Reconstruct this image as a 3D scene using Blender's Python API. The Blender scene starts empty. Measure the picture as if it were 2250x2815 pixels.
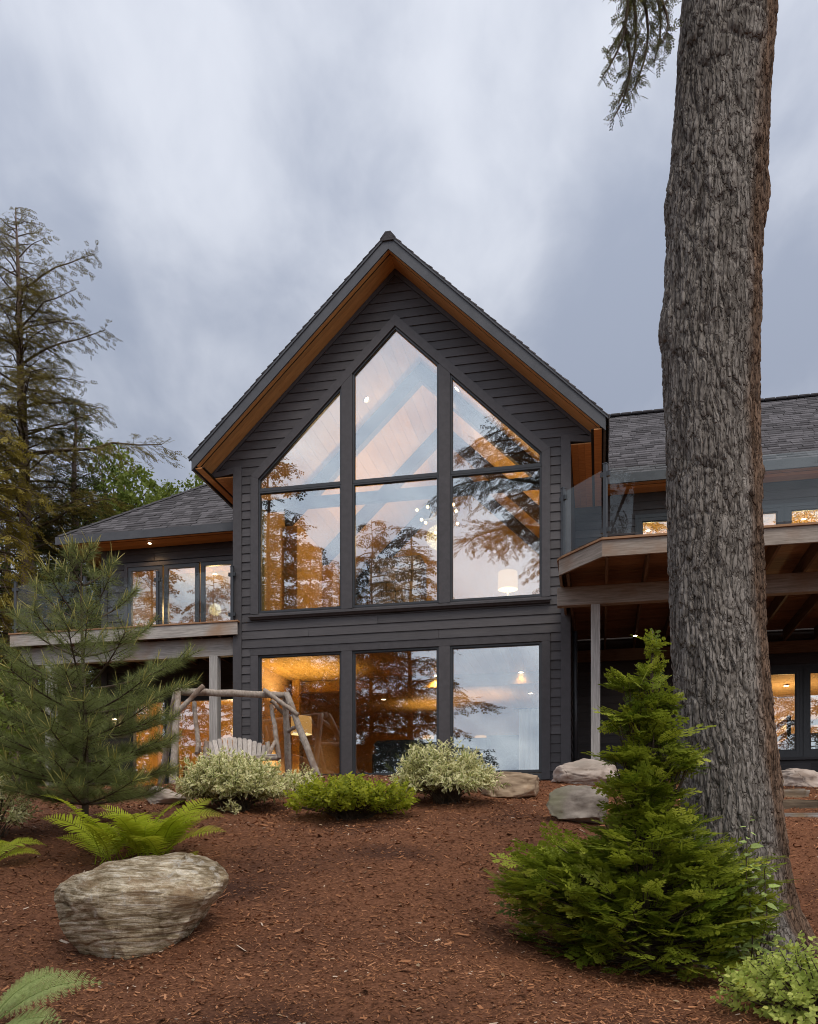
import bpy, bmesh, math, random
import numpy as np
from mathutils import Vector, Matrix
from mathutils.geometry import tessellate_polygon

random.seed(7)
scene = bpy.context.scene
COL = scene.collection
R = math.radians

# ------------------------------------------------------------------ camera
EYE = 1.6
FPX, CX, YH = 2445.0, 1125.0, 2351.0          # surveyed lens: focal length, centre and horizon
cam_d = bpy.data.cameras.new("camera")
cam_d.sensor_fit = 'HORIZONTAL'
cam_d.sensor_width = 36.0
cam_d.lens = 36.0 * FPX / 2250.0
cam_d.shift_x = 0.0
cam_d.shift_y = (YH - 1407.5) / 2250.0
cam_d.clip_start = 0.1
cam_d.clip_end = 5000
cam = bpy.data.objects.new("camera", cam_d)
COL.objects.link(cam)
cam.location = (0, 0, EYE)
cam.rotation_euler = (R(90), 0, 0)
scene.camera = cam

# ------------------------------------------------------------------ sky
world = bpy.data.worlds.new("World")
scene.world = world
world.use_nodes = True
wt = world.node_tree
wn, wl = wt.nodes, wt.links
wn.clear()
wout = wn.new('ShaderNodeOutputWorld')
wbg = wn.new('ShaderNodeBackground')
wbg.inputs['Strength'].default_value = 0.1
sky = wn.new('ShaderNodeTexSky')
sky.sky_type = 'NISHITA'
sky.sun_disc = False
sky.sun_elevation = R(58)
sky.sun_rotation = R(160)
sky.air_density = 1.0
sky.dust_density = 3.0
tc = wn.new('ShaderNodeTexCoord')
sep = wn.new('ShaderNodeSeparateXYZ')
wl.new(tc.outputs['Generated'], sep.inputs[0])


def wmath(op, a, b=None, clamp=False):
    n = wn.new('ShaderNodeMath')
    n.operation = op
    n.use_clamp = clamp
    for i, v in enumerate((a, b)):
        if v is None:
            continue
        if isinstance(v, (int, float)):
            n.inputs[i].default_value = v
        else:
            wl.new(v, n.inputs[i])
    return n.outputs[0]


# cloud sheet: long streaks drifting along the view direction
zz = wmath('ADD', wmath('MAXIMUM', sep.outputs['Z'], 0.0), 0.24)
cu = wmath('DIVIDE', sep.outputs['X'], zz)
cv = wmath('DIVIDE', sep.outputs['Y'], zz)
comb = wn.new('ShaderNodeCombineXYZ')
wl.new(cu, comb.inputs[0])
wl.new(cv, comb.inputs[1])


def wnoise(sx, sy, detail, rough, off):
    m = wn.new('ShaderNodeMapping')
    m.inputs['Scale'].default_value = (sx, sy, 1)
    m.inputs['Location'].default_value = off
    m.inputs['Rotation'].default_value = (0, 0, R(-14))
    wl.new(comb.outputs[0], m.inputs[0])
    n = wn.new('ShaderNodeTexNoise')
    n.inputs['Scale'].default_value = 1.0
    n.inputs['Detail'].default_value = detail
    n.inputs['Roughness'].default_value = rough
    n.inputs['Distortion'].default_value = 0.35
    wl.new(m.outputs[0], n.inputs['Vector'])
    return n.outputs['Fac']


nA = wnoise(2.3, 1.0, 4, 0.45, (3.1, 1.4, 0))
nC = wnoise(10.0, 6.0, 5, 0.55, (1.3, 5.2, 0))
nB = wnoise(5.0, 2.6, 5, 0.52, (7.7, 0.2, 0))
cl = wmath('ADD', wmath('MULTIPLY', nC, 0.14), wmath('ADD', wmath('MULTIPLY', nA, 0.52), wmath('MULTIPLY', nB, 0.34)))
ramp = wn.new('ShaderNodeValToRGB')
ramp.color_ramp.interpolation = 'EASE'
e = ramp.color_ramp.elements
e[0].position, e[0].color = 0.39, (4.35, 4.9, 6.2, 1)
e[1].position, e[1].color = 0.63, (8.3, 8.75, 9.8, 1)
wl.new(cl, ramp.inputs[0])
# the cloud deck brightens smoothly towards the low sun over the lake
back = wmath('MULTIPLY', wmath('ADD', wmath('MULTIPLY', sep.outputs['Y'], -0.5), 0.5), 1.0, True)
gain = wmath('ADD', wmath('MULTIPLY', wmath('POWER', back, 1.6), 1.35), 0.81)
# an overcast deck is brighter overhead than at the horizon
high = wmath('ADD', wmath('MULTIPLY', wmath('MINIMUM', wmath('MAXIMUM', sep.outputs['Z'], 0.0), 0.6), 0.72), 0.56)
gain = wmath('MULTIPLY', gain, high)
warm = wn.new('ShaderNodeMix')
warm.data_type = 'RGBA'
wl.new(back, warm.inputs['Factor'])
warm.inputs['A'].default_value = (1.0, 1.0, 1.0, 1)
warm.inputs['B'].default_value = (1.06, 1.0, 0.93, 1)
wtint = wn.new('ShaderNodeVectorMath')
wtint.operation = 'MULTIPLY'
wl.new(ramp.outputs[0], wtint.inputs[0])
wl.new(warm.outputs['Result'], wtint.inputs[1])
cmul = wn.new('ShaderNodeVectorMath')
cmul.operation = 'SCALE'
wl.new(wtint.outputs[0], cmul.inputs[0])
wl.new(gain, cmul.inputs['Scale'])
wmix = wn.new('ShaderNodeMix')
wmix.data_type = 'RGBA'
wmix.inputs['Factor'].default_value = 0.92
wl.new(sky.outputs[0], wmix.inputs['A'])
wl.new(cmul.outputs[0], wmix.inputs['B'])
wl.new(wmix.outputs['Result'], wbg.inputs['Color'])
wl.new(wbg.outputs[0], wout.inputs[0])

# ------------------------------------------------------------------ sun behind the overcast
sun_d = bpy.data.lights.new("sun", 'SUN')
sun_d.energy = 1.5
sun_d.angle = R(28)
sun_d.color = (1.0, 0.88, 0.72)
sun = bpy.data.objects.new("sun", sun_d)
COL.objects.link(sun)
sun.rotation_euler = (R(32), 0, R(20))
sun.location = (-10, -20, 30)

vs = scene.view_settings
vs.view_transform = 'Standard'
vs.look = 'None'
vs.exposure = 0.2
vs.gamma = 1.0
scene.render.engine = 'CYCLES'
cy = scene.cycles
cy.use_denoising = True
cy.pixel_filter_type = 'BLACKMAN_HARRIS'
cy.filter_width = 1.0
cy.max_bounces = 8
cy.diffuse_bounces = 4
cy.glossy_bounces = 4
cy.transmission_bounces = 6
cy.transparent_max_bounces = 24
cy.caustics_reflective = False
cy.caustics_refractive = False
cy.sample_clamp_indirect = 6.0


# ================================================================== helpers
def W(px, py, D):
    """a surveyed sight line at distance D -> world point"""
    return Vector(((px - CX) / FPX * D, D, EYE + (YH - py) / FPX * D))


def link(o, parent=None):
    COL.objects.link(o)
    if parent is not None:
        o.parent = parent
    return o


def tag(o, label=None, cat=None, group=None, kind=None):
    if label:
        o['label'] = label
    if cat:
        o['category'] = cat
    if group:
        o['group'] = group
    if kind:
        o['kind'] = kind
    return o


def empty(name, loc=(0, 0, 0), rz=0.0):
    o = bpy.data.objects.new(name, None)
    o.location = loc
    o.rotation_euler = (0, 0, rz)
    o.empty_display_size = 0.2
    return link(o)


def mobj(name, me, parent=None, m=None):
    if m is not None and not me.materials:
        me.materials.append(m)
    return link(bpy.data.objects.new(name, me), parent)


def npmesh(name, V, F, m, parent=None, rnd=None, uv=None, smooth=False):
    """fast mesh from arrays; F is (n,k)"""
    V = np.asarray(V, dtype=np.float32)
    F = np.asarray(F, dtype=np.int32)
    me = bpy.data.meshes.new(name)
    n, k = F.shape
    me.vertices.add(len(V))
    me.vertices.foreach_set('co', V.ravel())
    me.loops.add(n * k)
    me.loops.foreach_set('vertex_index', F.ravel())
    me.polygons.add(n)
    me.polygons.foreach_set('loop_start', np.arange(0, n * k, k, dtype=np.int32))
    if rnd is not None:
        a = me.attributes.new('rnd', 'FLOAT', 'FACE')
        a.data.foreach_set('value', np.asarray(rnd, dtype=np.float32))
    if uv is not None:
        u = me.uv_layers.new(name='UVMap')
        u.data.foreach_set('uv', np.asarray(uv, dtype=np.float32).ravel())
    if smooth:
        me.polygons.foreach_set('use_smooth', np.ones(n, dtype=bool))
    me.update(calc_edges=True)
    me.validate()
    return mobj(name, me, parent, m)


def bmobj(name, bm, m, parent=None, smooth=False):
    me = bpy.data.meshes.new(name)
    bm.normal_update()
    bm.to_mesh(me)
    bm.free()
    if smooth:
        for p in me.polygons:
            p.use_smooth = True
    return mobj(name, me, parent, m)


def box(name, x0, x1, y0, y1, z0, z1, m, parent=None, bev=0.0):
    V = [(x, y, z) for x in (x0, x1) for y in (y0, y1) for z in (z0, z1)]
    F = [(0, 1, 3, 2), (4, 6, 7, 5), (0, 4, 5, 1), (2, 3, 7, 6), (0, 2, 6, 4), (1, 5, 7, 3)]
    me = bpy.data.meshes.new(name)
    me.from_pydata(V, [], F)
    if bev > 0:
        bm = bmesh.new()
        bm.from_mesh(me)
        bmesh.ops.bevel(bm, geom=bm.edges[:], offset=bev, segments=1, affect='EDGES')
        bm.to_mesh(me)
        bm.free()
    return mobj(name, me, parent, m)


def prism(name, poly, y0, y1, m, parent=None, bev=0.0):
    """poly: (x,z) outline, extruded from y0 to y1"""
    n = len(poly)
    V = [(x, y0, z) for x, z in poly] + [(x, y1, z) for x, z in poly]
    F = [tuple(range(n)), tuple(range(2 * n - 1, n - 1, -1))]
    F += [(i, i + n, (i + 1) % n + n, (i + 1) % n) for i in range(n)]
    me = bpy.data.meshes.new(name)
    me.from_pydata(V, [], F)
    bm = bmesh.new()
    bm.from_mesh(me)
    bmesh.ops.recalc_face_normals(bm, faces=bm.faces[:])
    if bev > 0:
        bmesh.ops.bevel(bm, geom=bm.edges[:], offset=bev, segments=1, affect='EDGES')
    bm.to_mesh(me)
    bm.free()
    return mobj(name, me, parent, m)


def inset(poly, w):
    n = len(poly)
    P = [Vector(p) for p in poly]
    area = sum(P[i].x * P[(i + 1) % n].y - P[(i + 1) % n].x * P[i].y for i in range(n))
    sg = 1 if area > 0 else -1
    out = []
    for i in range(n):
        a, b, c = P[i - 1], P[i], P[(i + 1) % n]
        d1, d2 = (b - a).normalized(), (c - b).normalized()
        n1, n2 = Vector((-d1.y, d1.x)) * sg, Vector((-d2.y, d2.x)) * sg
        k = n1 + n2
        out.append(b + k * (w / max(0.2, 1 + n1.dot(n2))))
    return [tuple(p) for p in out]


def ring(name, poly, w, y0, y1, m, parent=None):
    """frame of width w just inside poly"""
    q = inset(poly, w)
    n = len(poly)
    V = [(x, y0, z) for x, z in poly] + [(x, y0, z) for x, z in q] + \
        [(x, y1, z) for x, z in poly] + [(x, y1, z) for x, z in q]
    F = []
    for i in range(n):
        j = (i + 1) % n
        F += [(i, j, n + j, n + i), (2 * n + i, 3 * n + i, 3 * n + j, 2 * n + j),
              (i, 2 * n + i, 2 * n + j, j), (n + i, n + j, 3 * n + j, 3 * n + i)]
    me = bpy.data.meshes.new(name)
    me.from_pydata(V, [], F)
    bm = bmesh.new()
    bm.from_mesh(me)
    bmesh.ops.recalc_face_normals(bm, faces=bm.faces[:])
    bm.to_mesh(me)
    bm.free()
    return mobj(name, me, parent, m)


def tube_arrays(pts, rad, sides=8, cap=True):
    P = np.asarray(pts, dtype=float)
    n = len(P)
    T = np.gradient(P, axis=0)
    T /= np.linalg.norm(T, axis=1)[:, None] + 1e-9
    ref = np.array([0.0, 0.0, 1.0]) if abs(T[0, 2]) < 0.9 else np.array([1.0, 0, 0])
    A = np.cross(T, ref)
    A /= np.linalg.norm(A, axis=1)[:, None] + 1e-9
    B = np.cross(T, A)
    th = np.linspace(0, 2 * np.pi, sides, endpoint=False)
    r = np.asarray(rad, dtype=float).reshape(n, 1)
    V = P[:, None, :] + (A[:, None, :] * np.cos(th)[None, :, None] + B[:, None, :] * np.sin(th)[None, :, None]) * r[:, :, None]
    V = V.reshape(-1, 3)
    F = []
    i = np.arange(n - 1)[:, None] * sides
    j = np.arange(sides)[None, :]
    j2 = (j + 1) % sides
    F = np.stack([i + j, i + j2, i + sides + j2, i + sides + j], axis=-1).reshape(-1, 4)
    return V, F


def tube(name, pts, rad, m, parent=None, sides=10, caps=True, jitter=0.0, seed=0, smooth=True):
    V, F = tube_arrays(pts, rad, sides)
    if jitter:
        rs = np.random.RandomState(seed)
        V = V + rs.uniform(-jitter, jitter, V.shape)
    faces = [tuple(f) for f in F]
    n = len(pts)
    if caps:
        faces.append(tuple(range(sides)))
        faces.append(tuple(range((n - 1) * sides, n * sides))[::-1])
    me = bpy.data.meshes.new(name)
    me.from_pydata([tuple(v) for v in V], [], faces)
    bm = bmesh.new()
    bm.from_mesh(me)
    bmesh.ops.recalc_face_normals(bm, faces=bm.faces[:])
    bm.to_mesh(me)
    bm.free()
    if smooth:
        for p in me.polygons:
            p.use_smooth = len(p.vertices) == 4
    return mobj(name, me, parent, m)


class Geo:
    """collects arrays for one big mesh"""
    def __init__(self):
        self.V, self.F, self.rn, self.n = [], [], [], 0

    def add(self, V, F, r=0.5):
        V = np.asarray(V, dtype=np.float32)
        F = np.asarray(F)
        self.V.append(V)
        self.F.append(F + self.n)
        self.rn.append(np.full(len(F), r) if np.isscalar(r) else np.asarray(r))
        self.n += len(V)

    def build(self, name, m, parent=None, smooth=False):
        return npmesh(name, np.concatenate(self.V), np.concatenate(self.F), m, parent,
                      rnd=np.concatenate(self.rn), smooth=smooth)


def nrm(a):
    return a / (np.linalg.norm(a, axis=-1, keepdims=True) + 1e-9)


def scatter(geo, TV, TF, O, D, U, S, rs, rvar=None):
    """stamp template (x along D, y sideways, z along U) at every O with scale S"""
    O, D = np.asarray(O, float), nrm(np.asarray(D, float))
    side = nrm(np.cross(np.asarray(U, float), D))
    up = np.cross(D, side)
    S = np.asarray(S, float).reshape(-1, 1, 1)
    V = O[:, None, :] + S * (TV[None, :, 0:1] * D[:, None, :] + TV[None, :, 1:2] * side[:, None, :] + TV[None, :, 2:3] * up[:, None, :])
    n, k = len(O), len(TV)
    F = (TF[None, :, :] + (np.arange(n) * k)[:, None, None]).reshape(-1, TF.shape[1])
    r = rs.rand(n) if rvar is None else rvar
    geo.add(V.reshape(-1, 3), F, np.repeat(r, len(TF)))


def vnoise(P, seed=0):
    P = np.asarray(P, dtype=np.float64)
    I = np.floor(P).astype(np.int64)
    f = P - I
    f = f * f * (3 - 2 * f)

    def h(ix, iy, iz):
        n = (ix * 374761393 + iy * 668265263 + iz * 1274126177 + seed * 974711) & 0xffffffff
        n = ((n ^ (n >> 13)) * 1103515245) & 0xffffffff
        n = ((n ^ (n >> 16)) * 2246822519) & 0xffffffff
        return ((n ^ (n >> 15)) & 0xffffff) / float(0xffffff)
    x, y, z = I[..., 0], I[..., 1], I[..., 2]
    fx, fy, fz = f[..., 0], f[..., 1], f[..., 2]

    def L(a, b, t):
        return a + (b - a) * t
    c0 = L(L(h(x, y, z), h(x + 1, y, z), fx), L(h(x, y + 1, z), h(x + 1, y + 1, z), fx), fy)
    c1 = L(L(h(x, y, z + 1), h(x + 1, y, z + 1), fx), L(h(x, y + 1, z + 1), h(x + 1, y + 1, z + 1), fx), fy)
    return L(c0, c1, fz)


def fbm(P, octv=4, seed=0, gain=0.5):
    s, a, t = 0, 1.0, 0
    P = np.asarray(P, float)
    for o in range(octv):
        s = s + a * vnoise(P * (2 ** o) + o * 17.3, seed + o)
        t += a
        a *= gain
    return s / t


# ================================================================== materials
def nodes_of(name):
    m = bpy.data.materials.new(name)
    m.use_nodes = True
    nt = m.node_tree
    nt.nodes.clear()
    out = nt.nodes.new('ShaderNodeOutputMaterial')
    return m, nt.nodes, nt.links, out


def mat(name, c1, c2=None, scale=4.0, stretch=(1, 1, 1), rough=0.6, bump=0.0, bdist=0.01, rnd=0.0, metal=0.0,
        spec=0.3, detail=6, lo=0.3, hi=0.7, c3=None, c3scale=1.2, c3lo=0.5, c3hi=0.7, bscale=None, attr=None):
    m, N, L, out = nodes_of(name)
    b = N.new('ShaderNodeBsdfPrincipled')
    L.new(b.outputs[0], out.inputs[0])
    b.inputs['Roughness'].default_value = rough
    b.inputs['Metallic'].default_value = metal
    b.inputs['Specular IOR Level'].default_value = spec
    c2 = c2 or c1
    tco = N.new('ShaderNodeTexCoord')
    mp = N.new('ShaderNodeMapping')
    mp.inputs['Scale'].default_value = stretch
    oi = N.new('ShaderNodeObjectInfo')
    add = N.new('ShaderNodeVectorMath')
    add.operation = 'ADD'
    mul = N.new('ShaderNodeMath')
    mul.operation = 'MULTIPLY'
    mul.inputs[1].default_value = 37.0
    L.new(oi.outputs['Random'], mul.inputs[0])
    L.new(tco.outputs['Object'], add.inputs[0])
    L.new(mul.outputs[0], add.inputs[1])
    L.new(add.outputs[0], mp.inputs[0])
    no = N.new('ShaderNodeTexNoise')
    no.inputs['Scale'].default_value = scale
    no.inputs['Detail'].default_value = detail
    no.inputs['Roughness'].default_value = 0.6
    L.new(mp.outputs[0], no.inputs['Vector'])
    rp = N.new('ShaderNodeValToRGB')
    rp.color_ramp.elements[0].position = lo
    rp.color_ramp.elements[0].color = (*c1, 1)
    rp.color_ramp.elements[1].position = hi
    rp.color_ramp.elements[1].color = (*c2, 1)
    L.new(no.outputs['Fac'], rp.inputs[0])
    col = rp.outputs[0]
    if c3 is not None:
        n3 = N.new('ShaderNodeTexNoise')
        n3.inputs['Scale'].default_value = c3scale
        n3.inputs['Detail'].default_value = 5
        L.new(add.outputs[0], n3.inputs['Vector'])
        mr = N.new('ShaderNodeMapRange')
        mr.inputs['From Min'].default_value = c3lo
        mr.inputs['From Max'].default_value = c3hi
        L.new(n3.outputs['Fac'], mr.inputs['Value'])
        mx = N.new('ShaderNodeMix')
        mx.data_type = 'RGBA'
        L.new(mr.outputs[0], mx.inputs['Factor'])
        L.new(col, mx.inputs['A'])
        mx.inputs['B'].default_value = (*c3, 1)
        col = mx.outputs['Result']
    src = oi.outputs['Random']
    if attr:
        an = N.new('ShaderNodeAttribute')
        an.attribute_name = attr
        src = an.outputs['Fac']
    if rnd > 0:
        mr = N.new('ShaderNodeMapRange')
        mr.inputs['To Min'].default_value = 1 - rnd
        mr.inputs['To Max'].default_value = 1 + rnd
        L.new(src, mr.inputs['Value'])
        vm = N.new('ShaderNodeVectorMath')
        vm.operation = 'SCALE'
        L.new(col, vm.inputs[0])
        L.new(mr.outputs[0], vm.inputs['Scale'])
        col = vm.outputs[0]
    L.new(col, b.inputs['Base Color'])
    if bump > 0:
        bp = N.new('ShaderNodeBump')
        bp.inputs['Strength'].default_value = bump
        bp.inputs['Distance'].default_value = bdist
        hsrc = no.outputs['Fac']
        if bscale:
            nb = N.new('ShaderNodeTexNoise')
            nb.inputs['Scale'].default_value = bscale
            nb.inputs['Detail'].default_value = 8
            L.new(mp.outputs[0], nb.inputs['Vector'])
            hsrc = nb.outputs['Fac']
        L.new(hsrc, bp.inputs['Height'])
        L.new(bp.outputs[0], b.inputs['Normal'])
    return m


def leafmat(name, cA, cB, transl=0.35, rough=0.5, cC=None, spec=0.25):
    """per leaf colour from the face attribute rnd"""
    m, N, L, out = nodes_of(name)
    at = N.new('ShaderNodeAttribute')
    at.attribute_name = 'rnd'
    rp = N.new('ShaderNodeValToRGB')
    rp.color_ramp.elements[0].color = (*cA, 1)
    rp.color_ramp.elements[1].color = (*cB, 1)
    rp.color_ramp.elements[1].position = 0.85 if cC else 1.0
    if cC:
        x = rp.color_ramp.elements.new(0.97)
        x.color = (*cC, 1)
    L.new(at.outputs['Fac'], rp.inputs[0])
    b = N.new('ShaderNodeBsdfPrincipled')
    b.inputs['Roughness'].default_value = rough
    b.inputs['Specular IOR Level'].default_value = spec
    L.new(rp.outputs[0], b.inputs['Base Color'])
    t = N.new('ShaderNodeBsdfTranslucent')
    L.new(rp.outputs[0], t.inputs['Color'])
    mx = N.new('ShaderNodeMixShader')
    mx.inputs[0].default_value = transl
    L.new(b.outputs[0], mx.inputs[1])
    L.new(t.outputs[0], mx.inputs[2])
    L.new(mx.outputs[0], out.inputs[0])
    return m


def variegated(name, green, cream):
    """leaf with a pale margin: uv.y runs from the midrib (0) to the edge (1)"""
    m, N, L, out = nodes_of(name)
    uv = N.new('ShaderNodeUVMap')
    sp = N.new('ShaderNodeSeparateXYZ')
    L.new(uv.outputs[0], sp.inputs[0])
    at = N.new('ShaderNodeAttribute')
    at.attribute_name = 'rnd'
    ad = N.new('ShaderNodeMath')
    ad.operation = 'MULTIPLY_ADD'
    ad.inputs[1].default_value = 0.55
    ad.inputs[2].default_value = -0.22
    L.new(at.outputs['Fac'], ad.inputs[0])
    sm = N.new('ShaderNodeMath')
    sm.operation = 'ADD'
    L.new(sp.outputs['Y'], sm.inputs[0])
    L.new(ad.outputs[0], sm.inputs[1])
    rp = N.new('ShaderNodeValToRGB')
    rp.color_ramp.elements[0].position = 0.42
    rp.color_ramp.elements[0].color = (*green, 1)
    rp.color_ramp.elements[1].position = 0.56
    rp.color_ramp.elements[1].color = (*cream, 1)
    L.new(sm.outputs[0], rp.inputs[0])
    b = N.new('ShaderNodeBsdfPrincipled')
    b.inputs['Roughness'].default_value = 0.55
    b.inputs['Specular IOR Level'].default_value = 0.25
    L.new(rp.outputs[0], b.inputs['Base Color'])
    t = N.new('ShaderNodeBsdfTranslucent')
    L.new(rp.outputs[0], t.inputs['Color'])
    mx = N.new('ShaderNodeMixShader')
    mx.inputs[0].default_value = 0.25
    L.new(b.outputs[0], mx.inputs[1])
    L.new(t.outputs[0], mx.inputs[2])
    L.new(mx.outputs[0], out.inputs[0])
    return m


def glass(name, refl, tint=(0.94, 0.96, 0.95), wob=0.0):
    m, N, L, out = nodes_of(name)
    tr = N.new('ShaderNodeBsdfTransparent')
    tr.inputs['Color'].default_value = (*tint, 1)
    gl = N.new('ShaderNodeBsdfGlossy')
    gl.inputs['Roughness'].default_value = 0.0
    gl.inputs['Color'].default_value = (0.86, 0.95, 1.0, 1)
    lw = N.new('ShaderNodeLayerWeight')
    lw.inputs['Blend'].default_value = 0.5
    pw = N.new('ShaderNodeMath')
    pw.operation = 'POWER'
    pw.inputs[1].default_value = 5.0
    L.new(lw.outputs['Facing'], pw.inputs[0])
    mr = N.new('ShaderNodeMapRange')
    mr.inputs['To Min'].default_value = refl
    mr.inputs['To Max'].default_value = 0.95
    L.new(pw.outputs[0], mr.inputs['Value'])
    if wob > 0:
        tco = N.new('ShaderNodeTexCoord')
        no = N.new('ShaderNodeTexNoise')
        no.inputs['Scale'].default_value = 0.9
        no.inputs['Detail'].default_value = 1
        L.new(tco.outputs['Object'], no.inputs['Vector'])
        bp = N.new('ShaderNodeBump')
        bp.inputs['Strength'].default_value = 1.0
        bp.inputs['Distance'].default_value = wob
        L.new(no.outputs['Fac'], bp.inputs['Height'])
        L.new(bp.outputs[0], gl.inputs['Normal'])
    mx = N.new('ShaderNodeMixShader')
    L.new(mr.outputs[0], mx.inputs[0])
    L.new(tr.outputs[0], mx.inputs[1])
    L.new(gl.outputs[0], mx.inputs[2])
    L.new(mx.outputs[0], out.inputs[0])
    return m


def emit(name, col, s):
    m, N, L, out = nodes_of(name)
    em = N.new('ShaderNodeEmission')
    em.inputs['Color'].default_value = (*col, 1)
    em.inputs['Strength'].default_value = s
    L.new(em.outputs[0], out.inputs[0])
    return m


MT = {}
MT['siding'] = mat('siding', (0.055, 0.052, 0.055), (0.079, 0.074, 0.078), scale=6, stretch=(0.5, 3, 9), rough=0.55, bump=0.25, bdist=0.004, rnd=0.2, c3=(0.095, 0.09, 0.093), c3scale=0.9, c3lo=0.5, c3hi=0.8)
MT['trim'] = mat('trim', (0.06, 0.057, 0.061), (0.079, 0.075, 0.08), scale=5, stretch=(2, 2, 2), rough=0.5, bump=0.12, bdist=0.003, rnd=0.06)
MT['fascia'] = mat('fascia', (0.062, 0.067, 0.076), (0.09, 0.095, 0.106), scale=3, rough=0.45, bump=0.05, rnd=0.04)
MT['frame'] = mat('window frame', (0.03, 0.034, 0.04), (0.04, 0.044, 0.05), rough=0.35, spec=0.5)
MT['black'] = mat('black metal', (0.02, 0.023, 0.027), (0.03, 0.033, 0.037), rough=0.4, spec=0.5)
MT['vent'] = mat('vent strip', (0.012, 0.011, 0.01), rough=0.8)
MT['cedar'] = mat('cedar soffit', (0.38, 0.16, 0.05), (0.58, 0.29, 0.105), scale=3, stretch=(1.0, 12, 12), rough=0.5, bump=0.08, bdist=0.003, rnd=0.2)
MT['cedar_rake'] = mat('cedar rake soffit', (0.5, 0.25, 0.085), (0.68, 0.38, 0.15), scale=3, stretch=(1.2, 14, 1.2), rough=0.5, bump=0.08, bdist=0.003, rnd=0.16)
MT['shingle'] = mat('asphalt shingle', (0.075, 0.072, 0.078), (0.135, 0.13, 0.138), scale=60, rough=0.9, bump=0.4, bdist=0.004, rnd=0.38, attr='rnd', spec=0.15)
MT['roofdeck'] = mat('roof deck', (0.05, 0.048, 0.05), rough=0.9)
MT['grey_wood'] = mat('weathered timber', (0.22, 0.205, 0.19), (0.44, 0.415, 0.385), scale=3.5, stretch=(1, 14, 14), rough=0.75, bump=0.25, bdist=0.004, rnd=0.12, c3=(0.30, 0.20, 0.13), c3scale=1.1, c3lo=0.52, c3hi=0.72)
MT['grey_post'] = mat('weathered post', (0.26, 0.25, 0.235), (0.46, 0.44, 0.42), scale=3.5, stretch=(14, 14, 1), rough=0.75, bump=0.25, bdist=0.004, rnd=0.1)
MT['brown_wood'] = mat('treated deck timber', (0.14, 0.085, 0.05), (0.30, 0.20, 0.13), scale=3.5, stretch=(1, 12, 12), rough=0.75, bump=0.2, bdist=0.004, rnd=0.2, c3=(0.33, 0.26, 0.2), c3scale=0.9, c3lo=0.5, c3hi=0.75)
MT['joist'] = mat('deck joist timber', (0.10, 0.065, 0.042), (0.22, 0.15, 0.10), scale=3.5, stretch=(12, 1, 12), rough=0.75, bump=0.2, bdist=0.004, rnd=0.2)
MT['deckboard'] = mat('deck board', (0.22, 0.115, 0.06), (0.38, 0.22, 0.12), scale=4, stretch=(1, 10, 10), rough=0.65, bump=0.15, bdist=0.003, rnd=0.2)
MT['log'] = mat('weathered log', (0.20, 0.165, 0.135), (0.42, 0.37, 0.32), scale=6, stretch=(5, 5, 2.2), rough=0.85, bump=0.35, bdist=0.006, rnd=0.15, c3=(0.15, 0.085, 0.05), c3scale=3, c3lo=0.5, c3hi=0.72)
MT['slat'] = mat('weathered bench slat', (0.34, 0.30, 0.27), (0.56, 0.52, 0.48), scale=5, stretch=(8, 8, 1.2), rough=0.85, bump=0.3, bdist=0.004, rnd=0.15)
MT['window_glass'] = glass('window glass', 0.265, wob=0.0012)
MT['rail_glass'] = glass('railing glass', 0.022, tint=(0.94, 0.97, 0.96))
MT['concrete'] = mat('foundation', (0.26, 0.22, 0.17), (0.38, 0.33, 0.27), scale=8, rough=0.9, bump=0.2)
MT['pine_in'] = mat('pine ceiling', (0.5, 0.31, 0.085), (0.62, 0.4, 0.13), scale=3, stretch=(10, 0.8, 10), rough=0.5, rnd=0.12)
MT['pine_wall'] = mat('interior pine wall', (0.5, 0.31, 0.085), (0.58, 0.37, 0.115), scale=3, stretch=(8, 8, 0.8), rough=0.55, rnd=0.08)
MT['cream'] = mat('cream wall', (0.6, 0.42, 0.24), (0.66, 0.47, 0.28), scale=2, rough=0.8)
MT['beam_dark'] = mat('dark interior timber', (0.035, 0.025, 0.018), (0.065, 0.045, 0.03), scale=4, stretch=(8, 8, 1), rough=0.5)
MT['floor_in'] = mat('interior floor', (0.16, 0.09, 0.045), (0.26, 0.16, 0.08), scale=3, stretch=(8, 1, 1), rough=0.4)
MT['dark_fabric'] = mat('dark fabric', (0.02, 0.02, 0.022), (0.035, 0.034, 0.036), scale=30, rough=0.9)
MT['stone_in'] = mat('fireplace stone', (0.13, 0.115, 0.095), (0.3, 0.27, 0.23), scale=5, rough=0.85, bump=0.3, rnd=0.3)
MT['black_door'] = mat('dark door', (0.018, 0.016, 0.015), rough=0.5)
MT['bulb'] = emit('lit bulb', (1.0, 0.6, 0.25), 14)
MT['downlight'] = emit('lit downlight', (1.0, 0.8, 0.52), 14)
MT['shade'] = emit('lit lamp shade', (1.0, 0.5, 0.15), 0.7)
MT['shade_in'] = emit('lit shade inside', (1.0, 0.7, 0.3), 2.0)

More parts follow.
